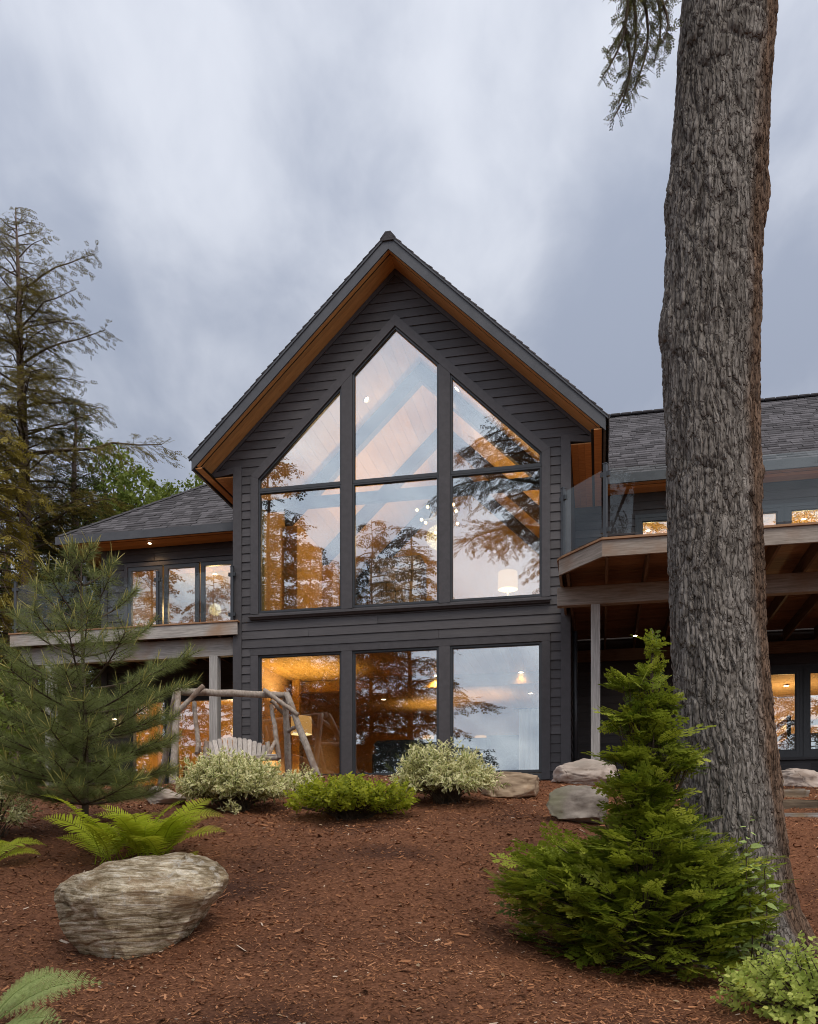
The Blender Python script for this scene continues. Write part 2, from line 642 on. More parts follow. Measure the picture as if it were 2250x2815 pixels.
# ================================================================== ground
GP = [  # (px, py, distance) points surveyed on the mulch
    (-300, 2815, 5.0), (0, 2815, 5.0), (560, 2815, 5.0), (1125, 2815, 5.0), (1700, 2815, 5.0), (2250, 2815, 5.0), (2600, 2815, 5.0),
    (150, 2650, 6.2), (620, 2590, 6.4), (1000, 2560, 6.6), (1350, 2600, 6.5), (1750, 2710, 6.0),
    (0, 2360, 8.5), (400, 2375, 8.4), (700, 2352, 8.6), (1000, 2345, 8.6), (1400, 2335, 8.8),
    (1000, 2258, 10.6), (640, 2232, 11.3), (1230, 2218, 11.4), (270, 2266, 9.6), (0, 2275, 9.8), (850, 2185, 12.4),
    (480, 2163, 13.8), (820, 2141, 14.2), (1000, 2139, 14.2), (1200, 2140, 14.2), (1430, 2188, 12.4), (1600, 2158, 13.3), (1590, 2265, 10.4),
    (480, 2160, 16.0), (820, 2141, 16.0), (1100, 2139, 15.8), (1450, 2150, 15.2),
    (1900, 2650, 7.3), (2080, 2640, 7.3), (2250, 2560, 7.8), (2500, 2500, 8.0), (2200, 2252, 11.4), (2500, 2240, 11.4), (2200, 2165, 13.2), (2500, 2150, 13.2),
    (-250, 2300, 9.8), (-350, 2240, 13), (-100, 2190, 14),
]
GC = [tuple(W(*p)) for p in GP]
for X in (-14, -9, -4, 0, 4, 9, 14):
    GC += [(X, 0, EYE - 1.6), (X, -9, EYE - 2.6), (X, -22, EYE - 4.2)]
for X in (-9.5, -6, -3, 0, 3, 6, 9, 13):
    GC += [(X, 18.6, EYE + 1.36), (X, 24, EYE + 1.45), (X, 34, EYE + 1.6)]
for X in (-22, -14):
    GC += [(X, 6, EYE - 0.9), (X, 12, EYE + 0.3), (X, 18, EYE + 1.0), (X, 26, EYE + 1.6), (X, 36, EYE + 2.0)]
for X in (14, 22):
    GC += [(X, 6, EYE - 1.0), (X, 12, EYE + 0.3), (X, 18, EYE + 1.2), (X, 26, EYE + 1.5)]
GC = np.array(GC)


def _tps(a, b):
    r = np.sqrt(((a[:, None, :] - b[None, :, :]) ** 2).sum(-1)) + 1e-9
    return r * r * np.log(r)


_n = len(GC)
_K = np.zeros((_n + 3, _n + 3))
_K[:_n, :_n] = _tps(GC[:, :2], GC[:, :2]) + np.eye(_n) * 0.05
_K[:_n, _n:] = np.c_[np.ones(_n), GC[:, :2]]
_K[_n:, :_n] = _K[:_n, _n:].T
_w = np.linalg.solve(_K, np.r_[GC[:, 2], 0, 0, 0])


def ground_z(XY):
    XY = np.atleast_2d(np.asarray(XY, float))
    q = np.c_[np.clip(XY[:, 0], -22, 22), np.clip(XY[:, 1], -22, 36)]
    out = np.empty(len(q))
    for i in range(0, len(q), 20000):
        c = q[i:i + 20000]
        out[i:i + 20000] = _tps(c, GC[:, :2]) @ _w[:_n] + np.c_[np.ones(len(c)), c] @ _w[_n:]
    return out


def gz(x, y):
    return float(ground_z([(x, y)])[0])


def G(px, D):
    """point on the ground along sight column px at distance D"""
    x = (px - CX) / FPX * D
    return Vector((x, D, gz(x, D)))


def _axis(lo, hi, step, far, grow=1.18):
    a = list(np.arange(lo, hi + 1e-6, step))
    s = step
    while a[-1] < far:
        s *= grow
        a.append(a[-1] + s)
    s = step
    while a[0] > -far:
        s *= grow
        a.insert(0, a[0] - s)
    return np.array(a)


ax = _axis(-6.5, 6.5, 0.08, 1500)
ay = _axis(3.5, 17.0, 0.08, 1500)
gxx, gyy = np.meshgrid(ax, ay, indexing='ij')
XY = np.c_[gxx.ravel(), gyy.ravel()]
zg = ground_z(XY)
lump = fbm(np.c_[XY * 1.3, np.zeros(len(XY))], 3, 5) - 0.5
fine = fbm(np.c_[XY * 9.0, np.zeros(len(XY))], 3, 9) - 0.5
zg = zg + lump * 0.09 + fine * 0.03
# the shore: the ground dips under the lake behind the viewpoint
zg = np.where(XY[:, 1] < -22, zg - np.clip((-22 - XY[:, 1]) * 0.15, 0, 6), zg)
na, nb = len(ax), len(ay)
ii, jj = np.meshgrid(np.arange(na - 1), np.arange(nb - 1), indexing='ij')
q0 = (ii * nb + jj).ravel()
FQ = np.stack([q0, q0 + nb, q0 + nb + 1, q0 + 1], axis=-1)
MT['mulch_ground'] = mat('mulch ground', (0.085, 0.035, 0.018), (0.245, 0.108, 0.057), scale=38, rough=0.95, bump=0.9, bdist=0.02,
                         c3=(0.05, 0.024, 0.017), c3scale=0.9, c3lo=0.48, c3hi=0.75, spec=0.1, detail=9)
ground = npmesh('ground', np.c_[XY, zg], FQ, MT['mulch_ground'], smooth=True)
tag(ground, kind='structure')

MT['water'] = mat('lake water', (0.02, 0.03, 0.035), rough=0.08, spec=0.5, bump=0.25, bdist=0.05, scale=1.5)
lake = npmesh('lake', [(-1500, -1500, -3.4), (1500, -1500, -3.4), (1500, -26, -3.4), (-1500, -26, -3.4)], [(0, 1, 2, 3)], MT['water'])
tag(lake, kind='structure')

# loose bark chips over the whole bed
rs = np.random.RandomState(11)


def ground_points(n, d0, d1, power, pad=0.35):
    u = rs.rand(n)
    D = (d0 ** power + u * (d1 ** power - d0 ** power)) ** (1 / power)
    t = rs.uniform(-0.46 - pad * 0.3, 0.46 + pad * 0.3, n)
    return np.c_[t * D, D]


MT['chip'] = leafmat('bark chip', (0.072, 0.028, 0.013), (0.46, 0.21, 0.1), transl=0.0, rough=0.9, cC=(0.62, 0.5, 0.38), spec=0.1)
P = ground_points(230000, 3.6, 17.2, 0.55)
th0 = math.atan(525 / 2445)
inhouse = (P[:, 0] * math.sin(th0) + P[:, 1] * math.cos(th0)) > 16.75
P = P[~inhouse]
n = len(P)
pz = ground_z(P) + (fbm(np.c_[P * 1.3, np.zeros(n)], 3, 5) - 0.5) * 0.09 + (fbm(np.c_[P * 9.0, np.zeros(n)], 3, 9) - 0.5) * 0.03
O = np.c_[P, pz + rs.uniform(-0.004, 0.018, n)]
az = rs.uniform(0, 2 * np.pi, n)
Dv = np.c_[np.cos(az), np.sin(az), rs.normal(0.06, 0.32, n)]
Up = np.c_[rs.normal(0, 0.45, n), rs.normal(-0.1, 0.45, n), np.ones(n)]
ln = np.exp(rs.normal(math.log(0.0165), 0.55, n)) * (0.75 + 0.04 * P[:, 1])
chipV = np.array([(-0.5, -0.11, 0), (-0.42, 0.13, 0.03), (0.5, 0.10, 0.02), (0.4, -0.14, 0.0)])
chipF = np.array([(0, 3, 2, 1)])
g = Geo()
damp = fbm(np.c_[P * 0.8, np.zeros(n)], 3, 41)
rv = np.clip(rs.beta(1.7, 2.3, n) + (damp - 0.5) * 0.9, 0, 0.86)
pale = rs.rand(n) < 0.011
rv[pale] = rs.uniform(0.93, 1.0, pale.sum())
ln[pale] *= 1.25
scatter(g, chipV, chipF, O, Dv, Up, ln, rs, rv)
tag(g.build('bark_mulch', MT['chip']), 'reddish brown shredded bark mulch covering the garden slope', 'mulch', kind='stuff')

# dry leaves and cone scales lying on the mulch
LV0 = np.array([(0, 0, 0), (0.5, 0, 0.06), (1, 0, -0.04), (0.3, 0.24, 0.12), (0.7, 0.2, 0.05), (0.3, -0.24, 0.10), (0.7, -0.2, 0.08)], float)
LF0 = np.array([(0, 1, 3), (1, 4, 3), (1, 2, 4), (0, 5, 1), (1, 5, 6), (1, 6, 2)])
Pl = ground_points(330, 4.6, 14.0, 0.8)
zl = ground_z(Pl) + (fbm(np.c_[Pl * 1.3, np.zeros(len(Pl))], 3, 5) - 0.5) * 0.09 + 0.018
az = rs.uniform(0, 2 * np.pi, len(Pl))
g = Geo()
scatter(g, LV0, LF0, np.c_[Pl, zl], np.c_[np.cos(az), np.sin(az), rs.normal(0, 0.2, len(Pl))], np.c_[rs.normal(0, 0.35, (len(Pl), 2)), np.ones(len(Pl))], rs.uniform(0.02, 0.055, len(Pl)), rs)
tag(g.build('leaf_litter', leafmat('dry leaf', (0.16, 0.075, 0.03), (0.5, 0.36, 0.22), 0.1, rough=0.8)), 'small dry leaves scattered over the bark mulch', 'leaves', kind='stuff')

# ================================================================== house
HO = Vector((-0.2655, 17.34, 0.0))
house = empty('lake_house', HO, -th0)
tag(house, 'charcoal clad lake house with steep front gable and tall windows', 'house')


def Z(h):
    return h + EYE


def HW(x, y, h):
    """house coordinates -> world"""
    c, s = math.cos(th0), math.sin(th0)
    return Vector((HO.x + x * c + y * s, HO.y - x * s + y * c, h + EYE))


PIT = 0.955
AP = 11.72            # roof apex (top of shingles)
HALF = 3.35


def siding(parent, x0, x1, h0, h1, y, clip=None, base=1.573, seed=0, exp=0.174, face=-1, mt='siding'):
    """lapped boards, each an object; clip(h) -> list of (x0,x1) left open for boards"""
    rr = random.Random(seed)
    k = math.floor((h0 - base) / exp)
    while base + k * exp < h1 - 0.01:
        a, b = base + k * exp, base + (k + 1) * exp
        a2, b2 = max(a, h0), min(b, h1)
        segs = clip((a2 + b2) / 2, a2, b2) if clip else [((x0, x0), (x1, x1))]
        for (l0, l1), (r0, r1) in segs:
            if max(r0 - l0, r1 - l1) < 0.03:
                continue
            cuts = [(l0, l1)]
            if r0 - l0 > 3.4:
                c = l0 + rr.uniform(1.2, r0 - l0 - 1.2)
                cuts.append((c, c))
            cuts.append((r0, r1))
            for i in range(len(cuts) - 1):
                g_ = 0.003
                xa0, xa1 = cuts[i][0] + g_, cuts[i][1] + g_
                xb0, xb1 = cuts[i + 1][0] - g_, cuts[i + 1][1] - g_
                xb1 = max(xb1, xa1 + 0.001)
                xb0 = max(xb0, xa0 + 0.001)
                dz = rr.uniform(-0.0025, 0.0025)
                tb, tt = 0.026 + rr.uniform(-0.002, 0.003), 0.008
                zb, zt = Z(a2) + dz, Z(b2) + 0.003
                V = [(xa0, y - tb, zb), (xb0, y - tb, zb), (xb1, y - tt, zt), (xa1, y - tt, zt),
                     (xa0, y, zb), (xb0, y, zb), (xb1, y, zt), (xa1, y, zt)]
                F = [(0, 1, 2, 3), (4, 7, 6, 5), (0, 4, 5, 1), (1, 5, 6, 2), (2, 6, 7, 3), (3, 7, 4, 0)]
                me = bpy.data.meshes.new('siding_board')
                me.from_pydata(V, [], F)
                mobj('siding_board', me, parent, MT[mt])
        k += 1


# ---- front gable wall: backing with window openings
def wallpoly(name, outer, holes, y0, y1, m, parent):
    loops = [outer] + holes
    flat = [p for l in loops for p in l]
    tris = tessellate_polygon([[Vector((x, z, 0)) for x, z in l] for l in loops])
    n = len(flat)
    V = [(x, y0, z) for x, z in flat] + [(x, y1, z) for x, z in flat]
    F = [tuple(t) for t in tris] + [tuple(i + n for i in t[::-1]) for t in tris]
    o = 0
    for l in loops:
        k = len(l)
        F += [(o + i, o + (i + 1) % k, o + (i + 1) % k + n, o + i + n) for i in range(k)]
        o += k
    me = bpy.data.meshes.new(name)
    me.from_pydata(V, [], F)
    bm = bmesh.new()
    bm.from_mesh(me)
    bmesh.ops.recalc_face_normals(bm, faces=bm.faces[:])
    bm.to_mesh(me)
    bm.free()
    return mobj(name, me, parent, m)


SOF = 11.42           # soffit plane apex
RP = 0.967            # window rake


def gtop(x):
    return SOF - PIT * abs(x)


Hup = [(-2.83, Z(4.88)), (2.83, Z(4.88)), (2.83, Z(10.31 - RP * 2.83)), (0, Z(10.31)), (-2.83, Z(10.31 - RP * 2.83))]
Hlo = [(-2.83, Z(1.54)), (2.83, Z(1.54)), (2.83, Z(4.02)), (-2.83, Z(4.02))]
outer = [(-HALF, Z(1.36)), (HALF, Z(1.36)), (HALF, Z(7.72)), (3.86, Z(7.72)), (0, Z(SOF)), (-3.86, Z(7.72)), (-HALF, Z(7.72))]
front = wallpoly('front_wall', outer, [Hup, Hlo], 0.0, 0.16, MT['siding'], house)


def front_clip(h, a, b):
    """boards left and right of the trimmed openings, ends following rakes"""
    def wx(hh):
        # half width of trimmed opening at height hh
        if 4.80 <= hh <= 10.53:
            return min(2.9, max(0.0, (10.45 - hh) / RP))
        if hh <= 4.10:
            return 2.9
        return 0.0

    def ox(hh):
        lim = 3.22 if hh < 7.72 else 3.9
        return min(lim, (SOF - hh) / PIT - 0.0)
    wa, wb = wx(a + 0.01), wx(b - 0.01)
    oa, ob = ox(a), max(0.0, ox(b))
    if wa == 0 and wb == 0:
        return [((-oa, -ob), (oa, ob))]
    return [((-oa, -ob), (-wa, -wb)), ((wa, wb), (oa, ob))]


siding(front, -HALF, HALF, 1.573, 11.40, 0.0, clip=front_clip, seed=3)

# foundation strip
for i in range(12):
    a = -HALF + i * 0.558
    box('foundation_block', a + 0.004, a + 0.554, -0.015, 0.14, Z(1.0), Z(1.355), MT['concrete'], house, bev=0.006)

# corner boards
for sx in (-1, 1):
    a, b = sorted((sx * HALF, sx * (HALF - 0.165)))
    box('corner_board', a - (0.012 if sx < 0 else 0), b + (0.012 if sx > 0 else 0), -0.046, 0.0, Z(1.38), Z(7.86), MT['trim'], house, bev=0.003)
    box('corner_board', *(sorted((sx * HALF, sx * (HALF + 0.02)))), -0.044, 0.15, Z(1.38), Z(7.66), MT['trim'], house, bev=0.003)
    # closed end of the boxed eave
    prism('eave_end_board', [(sx * 3.36, Z(7.72)), (sx * 3.88, Z(7.66)), (sx * 3.88, Z(7.75)), (sx * 3.36, Z(7.85))][::sx], -0.05, -0.002, MT['trim'], house)
    # frieze along the rake
    prism('rake_frieze', [(sx * 0.0, Z(SOF - 0.005)), (sx * 3.86, Z(gtop(3.86) - 0.005)), (sx * 3.86, Z(gtop(3.86) - 0.075)), (sx * 0.0, Z(SOF - 0.12))][::sx], -0.05, -0.002, MT['trim'], house)


# ---- windows
def window_unit(name, polys, y=0.0, fw=0.055, m='frame', parent=house, gl='window_glass', depth=0.075):
    """a window: frame mesh with pane sub-parts"""
    fr = None
    for i, poly in enumerate(polys):
        r_ = ring('window' if fr is None else 'sash_frame', poly, fw, y - 0.006, y + depth, MT[m], parent if fr is None else fr)
        q = inset(poly, fw)
        q2 = inset(poly, fw * 0.72)
        ring('glazing_bead', q2, fw * 0.62, y + 0.016, y + 0.03, MT['black'], r_ if fr is None else fr)
        rr = random.Random(str(poly))
        n = len(q)
        tx, tz = rr.uniform(-0.0016, 0.0016), rr.uniform(-0.0016, 0.0016)
        cxm = sum(p[0] for p in q) / n
        czm = sum(p[1] for p in q) / n
        yc = y + 0.04
        V = [(x, yc + (x - cxm) * tx + (z - czm) * tz, z) for x, z in q] + [(x, yc + 0.012 + (x - cxm) * tx + (z - czm) * tz, z) for x, z in q]
        F = [tuple(range(n)), tuple(range(2 * n - 1, n - 1, -1))] + [(k, k + n, (k + 1) % n + n, (k + 1) % n) for k in range(n)]
        me = bpy.data.meshes.new('glass_pane')
        me.from_pydata(V, [], F)
        mobj('glass_pane', me, r_ if fr is None else fr, MT[gl])
        fr = fr or r_
    return fr


def rk(x):
    return 10.31 - RP * abs(x)


TR0, TR1 = 7.322, 7.352
xs = [(-2.83, -1.085), (-0.865, 0.865), (1.085, 2.83)]
for i, (a, b) in enumerate(xs):
    if i == 1:
        up = [(a, Z(TR1)), (b, Z(TR1)), (b, Z(rk(b))), (0, Z(10.31)), (a, Z(rk(a)))]
    else:
        up = [(a, Z(TR1)), (b, Z(TR1)), (b, Z(rk(b))), (a, Z(rk(a)))]
    lo = [(a, Z(4.88)), (b, Z(4.88)), (b, Z(TR0)), (a, Z(TR0))]
    w_ = window_unit('window', [up, lo], fw=0.034)
    box('transom', a, b, -0.012, 0.07, Z(TR0), Z(TR1), MT['frame'], w_)
    window_unit('window', [[(a, Z(1.56)), (b, Z(1.56)), (b, Z(4.02)), (a, Z(4.02))]], fw=0.04)
# trim
for sx in (-1, 1):
    a, b = sorted((sx * 2.83, sx * 2.99))
    k = 1 if sx > 0 else -1
    prism('window_trim', [(sx * 2.83, Z(4.85)), (sx * 2.99, Z(4.85)), (sx * 2.99, Z(10.53 - RP * 2.99)), (sx * 2.83, Z(rk(2.83)))][::k], -0.044, 0.0, MT['trim'], house, bev=0.002)
    prism('window_trim', [(sx * 2.83, Z(rk(2.83))), (sx * 2.99, Z(10.53 - RP * 2.99)), (0, Z(10.53)), (0, Z(10.31))][::k], -0.045, 0.0, MT['trim'], house, bev=0.002)
    a, b = sorted((sx * 0.865, sx * 1.085))
    prism('mullion', [(a, Z(4.85)), (b, Z(4.85)), (b, Z(rk(b) - 0.002)), (a, Z(rk(a) - 0.002))], -0.043, 0.09, MT['trim'], house, bev=0.002)
    box('mullion', a, b, -0.043, 0.09, Z(1.42), Z(4.02), MT['trim'], house, bev=0.002)
    a, b = sorted((sx * 2.83, sx * 2.99))
    box('window_trim', a, b, -0.044, 0.0, Z(1.42), Z(4.019), MT['trim'], house, bev=0.002)
box('window_trim', -2.99, 2.99, -0.046, 0.0, Z(4.02), Z(4.165), MT['trim'], house, bev=0.002)
box('drip_cap', -3.0, 3.0, -0.06, -0.002, Z(4.168), Z(4.183), MT['trim'], house)
box('window_trim', -2.83, 2.83, -0.04, 0.0, Z(1.42), Z(1.538), MT['frame'], house)
# projecting sill
prof = [(-0.12, 4.815), (-0.12, 4.775), (-0.09, 4.755), (-0.075, 4.735), (0.0, 4.73), (0.0, 4.855)]
V = [(-3.02 + (0.03 if y > -0.1 else 0), y, Z(h)) for y, h in prof] + [(3.02 - (0.03 if y > -0.1 else 0), y, Z(h)) for y, h in prof]
n = len(prof)
me = bpy.data.meshes.new('window_sill')
me.from_pydata(V, [], [tuple(range(n))[::-1], tuple(range(n, 2 * n))] + [(i, (i + 1) % n, (i + 1) % n + n, i + n) for i in range(n)])
mobj('window_sill', me, house, MT['trim'])


# ---- main roof
def slope_pt(sx, x, h, y):
    return (sx * x, y, Z(h))


YF, YB = -0.61, 11.0
for sx in (-1, 1):
    k = 1 if sx > 0 else -1
    t = 0.045
    # roof deck
    V = [slope_pt(sx, 0, AP - 0.02, YF + 0.03), slope_pt(sx, 4.01, AP - 0.02 - PIT * 4.01, YF + 0.03), slope_pt(sx, 4.01, AP - 0.02 - PIT * 4.01, YB), slope_pt(sx, 0, AP - 0.02, YB)]
    V += [(x, y, z - 0.17) for x, y, z in V]
    F = [(0, 1, 2, 3), (7, 6, 5, 4), (0, 4, 5, 1), (1, 5, 6, 2), (2, 6, 7, 3), (3, 7, 4, 0)]
    me = bpy.data.meshes.new('roof')
    me.from_pydata(V, [], F)
    roof = mobj('roof', me, house, MT['roofdeck'])
    # shingle courses
    g = Geo()
    rs = np.random.RandomState(5 + sx)
    L = 4.06 * math.hypot(1, PIT)
    dx, dh = 1 / math.hypot(1, PIT), PIT / math.hypot(1, PIT)
    nxn, nhn = dh, dx       # outward normal in (x,h)
    c = 0.0
    while c < L:
        y = YF - 0.03
        while y < YB:
            wv = rs.uniform(0.14, 0.32)
            th = rs.choice([0.012, 0.02, 0.026])
            a0, a1 = c, min(c + 0.17, L)
            pts = []
            for (aa, lift) in ((a0, 0.004), (a1, th)):
                for yy in (y, y + wv - 0.006):
                    pts.append((sx * (aa * dx + nxn * lift), yy, Z(AP - aa * dh + nhn * lift)))
            for (aa, lift) in ((a1, -0.006),):
                for yy in (y, y + wv - 0.006):
                    pts.append((sx * (aa * dx + nxn * lift), yy, Z(AP - aa * dh + nhn * lift)))
            for (aa, lift) in ((a0, -0.006),):
                for yy in (y, y + wv - 0.006):
                    pts.append((sx * (aa * dx + nxn * lift), yy, Z(AP - aa * dh + nhn * lift)))
            g.add(pts, [(0, 1, 3, 2), (2, 3, 5, 4), (0, 2, 4, 6), (1, 7, 5, 3)], rs.rand())
            y += wv
        c += 0.165
    tag(g.build('shingles', MT['shingle'], roof), kind='stuff')
    # fascia board along the rake (two steps)
    def band(name, t0, t1, y0, y1, m, xe=4.03, x0=0.0):
        prism(name, [(sx * x0, Z(AP - PIT * x0 - t0)), (sx * xe, Z(AP - t0 - PIT * xe)), (sx * xe, Z(AP - t1 - PIT * xe)), (sx * x0, Z(AP - PIT * x0 - t1))][::k], y0, y1, m, house, bev=0.002)
    band('drip_edge', 0.005, 0.06, YF - 0.022, YF + 0.02, MT['fascia'], 4.05)
    band('rake_fascia', 0.05, 0.298, YF, YF + 0.035, MT['fascia'], 4.0)
    # soffit boards running up the slope
    edges = [(-0.575, -0.475), (-0.435, -0.32), (-0.318, -0.20), (-0.198, -0.08), (-0.078, -0.004)]
    for (ya, yb) in edges:
        prism('soffit_board', [(0, Z(SOF)), (sx * 3.9, Z(gtop(3.9))), (sx * 3.9, Z(gtop(3.9) + 0.02)), (0, Z(SOF + 0.02))][::k], ya, yb - 0.0015, MT['cedar_rake'], roof)
    prism('soffit_vent', [(0, Z(SOF + 0.01)), (sx * 3.9, Z(gtop(3.9) + 0.01)), (sx * 3.9, Z(gtop(3.9) + 0.03)), (0, Z(SOF + 0.03))][::k], -0.476, -0.434, MT['vent'], roof)
    # eave along the side: fascia, level soffit boards
    xa, xb = sorted((sx * 3.965, sx * 4.005))
    box('eave_fascia', xa, xb, YF + 0.036, YB, Z(7.62), Z(7.86), MT['fascia'], house)
    b0 = 3.37
    for i, wd in enumerate((0.125, 0.125, 0.125, 0.05, 0.14)):
        m_ = MT['vent'] if i == 3 else MT['cedar']
        xa, xb = sorted((sx * b0, sx * (b0 + wd - 0.003)))
        box('soffit_vent' if i == 3 else 'soffit_board', xa, xb, -0.049 if i < 3 else YF + 0.04, YB, Z(7.645) + (0.01 if i == 3 else 0), Z(7.665), m_, roof)
        b0 += wd
# ridge cap
y = YF - 0.03
i = 0
while y < YB:
    w_ = 0.24
    V = []
    for yy, up in ((y, 0.045 if True else 0), (y + w_, 0.03)):
        V += [(-0.15, yy, Z(AP - 0.15 * PIT + up - 0.01)), (-0.05, yy, Z(AP + up - 0.03)), (0.05, yy, Z(AP + up - 0.03)), (0.15, yy, Z(AP - 0.15 * PIT + up - 0.01)),
              (0.15, yy, Z(AP - 0.15 * PIT - 0.01)), (-0.15, yy, Z(AP - 0.15 * PIT - 0.01))]
    me = bpy.data.meshes.new('ridge_shingle')
    me.from_pydata(V, [], [(0, 1, 2, 3, 4, 5), (11, 10, 9, 8, 7, 6)] + [(a, (a + 1) % 6, (a + 1) % 6 + 6, a + 6) for a in range(6)])
    mobj('ridge_shingle', me, house, MT['shingle'])
    y += w_ - 0.01
    i += 1
    if i > 14:
        break

# side walls of the gable block
box('side_wall', HALF - 0.14, HALF, 0.162, 10.0, Z(1.36), Z(7.68), MT['siding'], house)
box('side_wall', -HALF, -HALF + 0.14, 0.162, 10.0, Z(1.36), Z(7.68), MT['siding'], house)
for i in range(35):
    h = 1.573 + i * 0.174
    if h < 7.5:
        V = [(HALF + 0.022, 0.16, Z(h)), (HALF + 0.022, 2.99, Z(h)), (HALF + 0.006, 2.99, Z(h + 0.176)), (HALF + 0.006, 0.16, Z(h + 0.176)),
             (HALF + 0.001, 0.16, Z(h)), (HALF + 0.001, 2.99, Z(h)), (HALF + 0.001, 2.99, Z(h + 0.176)), (HALF + 0.001, 0.16, Z(h + 0.176))]
        me = bpy.data.meshes.new('siding_board')
        me.from_pydata(V, [], [(0, 1, 2, 3), (4, 7, 6, 5), (0, 4, 5, 1), (1, 5, 6, 2), (2, 6, 7, 3), (3, 7, 4, 0)])
        mobj('siding_board', me, house, MT['siding'])


# ---- wing roofs
def shingle_plane(parent, o, ux, up, width, length, seed, trim=None, wlo=0.16, whi=0.34):
    """o: eave corner; ux along the eave; up along the slope (unit vectors); trim(c) -> (a0,a1) along the eave"""
    o, ux, up = np.array(o), np.array(ux), np.array(up)
    nn = np.cross(ux, up)
    nn = nn / np.linalg.norm(nn)
    if nn[2] < 0:
        nn = -nn
    g = Geo()
    rs = np.random.RandomState(seed)
    c = -0.03
    while c < length:
        c1 = min(c + 0.185, length)
        a0, a1 = (0, width) if trim is None else trim(max(c, 0))
        a = a0 - rs.uniform(0, 0.2)
        while a < a1:
            wv = rs.uniform(wlo, whi)
            b0, b1 = max(a, a0), min(a + wv - 0.006, a1)
            if b1 > b0 + 0.01:
                t = rs.choice([0.010, 0.018, 0.026])
                pts = [o + ux * b0 + up * c + nn * t, o + ux * b1 + up * c + nn * t, o + ux * b1 + up * c1 + nn * 0.004, o + ux * b0 + up * c1 + nn * 0.004,
                       o + ux * b0 + up * c - nn * 0.006, o + ux * b1 + up * c - nn * 0.006]
                g.add(pts, [(0, 1, 2, 3), (4, 5, 1, 0), (4, 0, 3, 3), (5, 2, 1, 1)], rs.rand())
            a += wv
        c += 0.165
    # degenerate quads become triangles on validate
    return tag(g.build('shingles', MT['shingle'], parent), kind='stuff')


WP = 0.80
sl = math.hypot(1, WP)
# right wing
ER, RR = 8.04, 6.25          # eave height, ridge depth
x0r, x1r = HALF + 0.02, 14.0
rl = (RR - 2.4)
hr = ER + rl * WP
me = bpy.data.meshes.new('roof')
me.from_pydata([(x0r, 2.4, Z(ER - 0.02)), (x1r, 2.4, Z(ER - 0.02)), (x1r, RR, Z(hr - 0.02)), (x0r, RR, Z(hr - 0.02)), (x1r, RR + rl, Z(ER)), (x0r, RR + rl, Z(ER)),
                (x0r, 2.4, Z(ER - 0.16)), (x1r, 2.4, Z(ER - 0.16)), (x1r, RR + rl, Z(ER - 0.16)), (x0r, RR + rl, Z(ER - 0.16))], [],
               [(0, 1, 2, 3), (3, 2, 4, 5), (0, 6, 7, 1), (6, 9, 8, 7), (1, 7, 8, 4, 2), (0, 3, 5, 9, 6), (5, 4, 8, 9)])
roof_r = mobj('roof', me, house, MT['roofdeck'])
shingle_plane(roof_r, (x0r, 2.4, Z(ER)), (1, 0, 0), (0, 1 / sl, WP / sl), x1r - x0r, rl * sl, 21)
a = x0r
while a < x1r:
    box('ridge_shingle', a, a + 0.26, RR - 0.13, RR + 0.13, Z(hr - 0.03), Z(hr + 0.035), MT['shingle'], roof_r, bev=0.02)
    a += 0.262
box('eave_fascia', HALF + 0.7, x1r, 2.36, 2.398, Z(ER - 0.19), Z(ER + 0.0), MT['fascia'], house)
for (ya, yb, v) in ((2.41, 2.52, 0), (2.523, 2.56, 1), (2.563, 2.70, 0), (2.703, 2.84, 0), (2.843, 2.975, 0)):
    box('soffit_vent' if v else 'soffit_board', x0r, x1r, ya, yb, Z(ER - 0.20) + 0.01 * v, Z(ER - 0.17), MT['vent' if v else 'cedar'], roof_r)
box('wing_wall', HALF, 13.8, 3.1, 3.24, Z(1.2), Z(1.3), MT['siding'], house)
# openings in the right wing wall: (x0,x1,h0,h1)
RW = [(4.72, 5.75, 4.80, 7.3), (6.4, 7.62, 5.2, 7.3), (7.74, 9.6, 5.2, 7.3), (6.75, 7.99, 2.12, 3.89), (8.11, 9.4, 2.12, 3.89), (4.05, 5.0, 1.55, 3.75)]
holes = [[(a, Z(c)), (b, Z(c)), (b, Z(d)), (a, Z(d))] for a, b, c, d in RW[:5]]
rw = wallpoly('wing_wall', [(HALF, Z(1.3)), (13.8, Z(1.3)), (13.8, Z(ER - 0.19)), (HALF, Z(ER - 0.19))], holes, 3.03, 3.15, MT['siding'], house)


def rw_clip(h, a, b):
    segs = [(HALF + 0.02, 13.8)]
    for (x0, x1, c, d) in RW[:5]:
        if b > c - 0.05 and a < d + 0.05:
            new = []
            for s0, s1 in segs:
                if x1 <= s0 or x0 >= s1:
                    new.append((s0, s1))
                else:
                    new += [(s0, x0 - 0.04), (x1 + 0.04, s1)]
            segs = new
    return [((s0, s0), (s1, s1)) for s0, s1 in segs if s1 - s0 > 0.05]


siding(rw, 0, 0, 1.4, 7.85, 3.03, clip=rw_clip, seed=8)
for (a, b, c, d) in RW[:5]:
    w_ = window_unit('window', [[(a, Z(c)), (b, Z(c)), (b, Z(d)), (a, Z(d))]], y=3.0, fw=0.07, depth=0.12)
    ring('window_trim', [(a - 0.07, Z(c - 0.07)), (b + 0.07, Z(c - 0.07)), (b + 0.07, Z(d + 0.07)), (a - 0.07, Z(d + 0.07))], 0.07, 2.985, 3.03, MT['frame'], w_)
box('window_sill', 6.6, 9.5, 2.94, 3.0, Z(1.99), Z(2.045), MT['trim'], house)

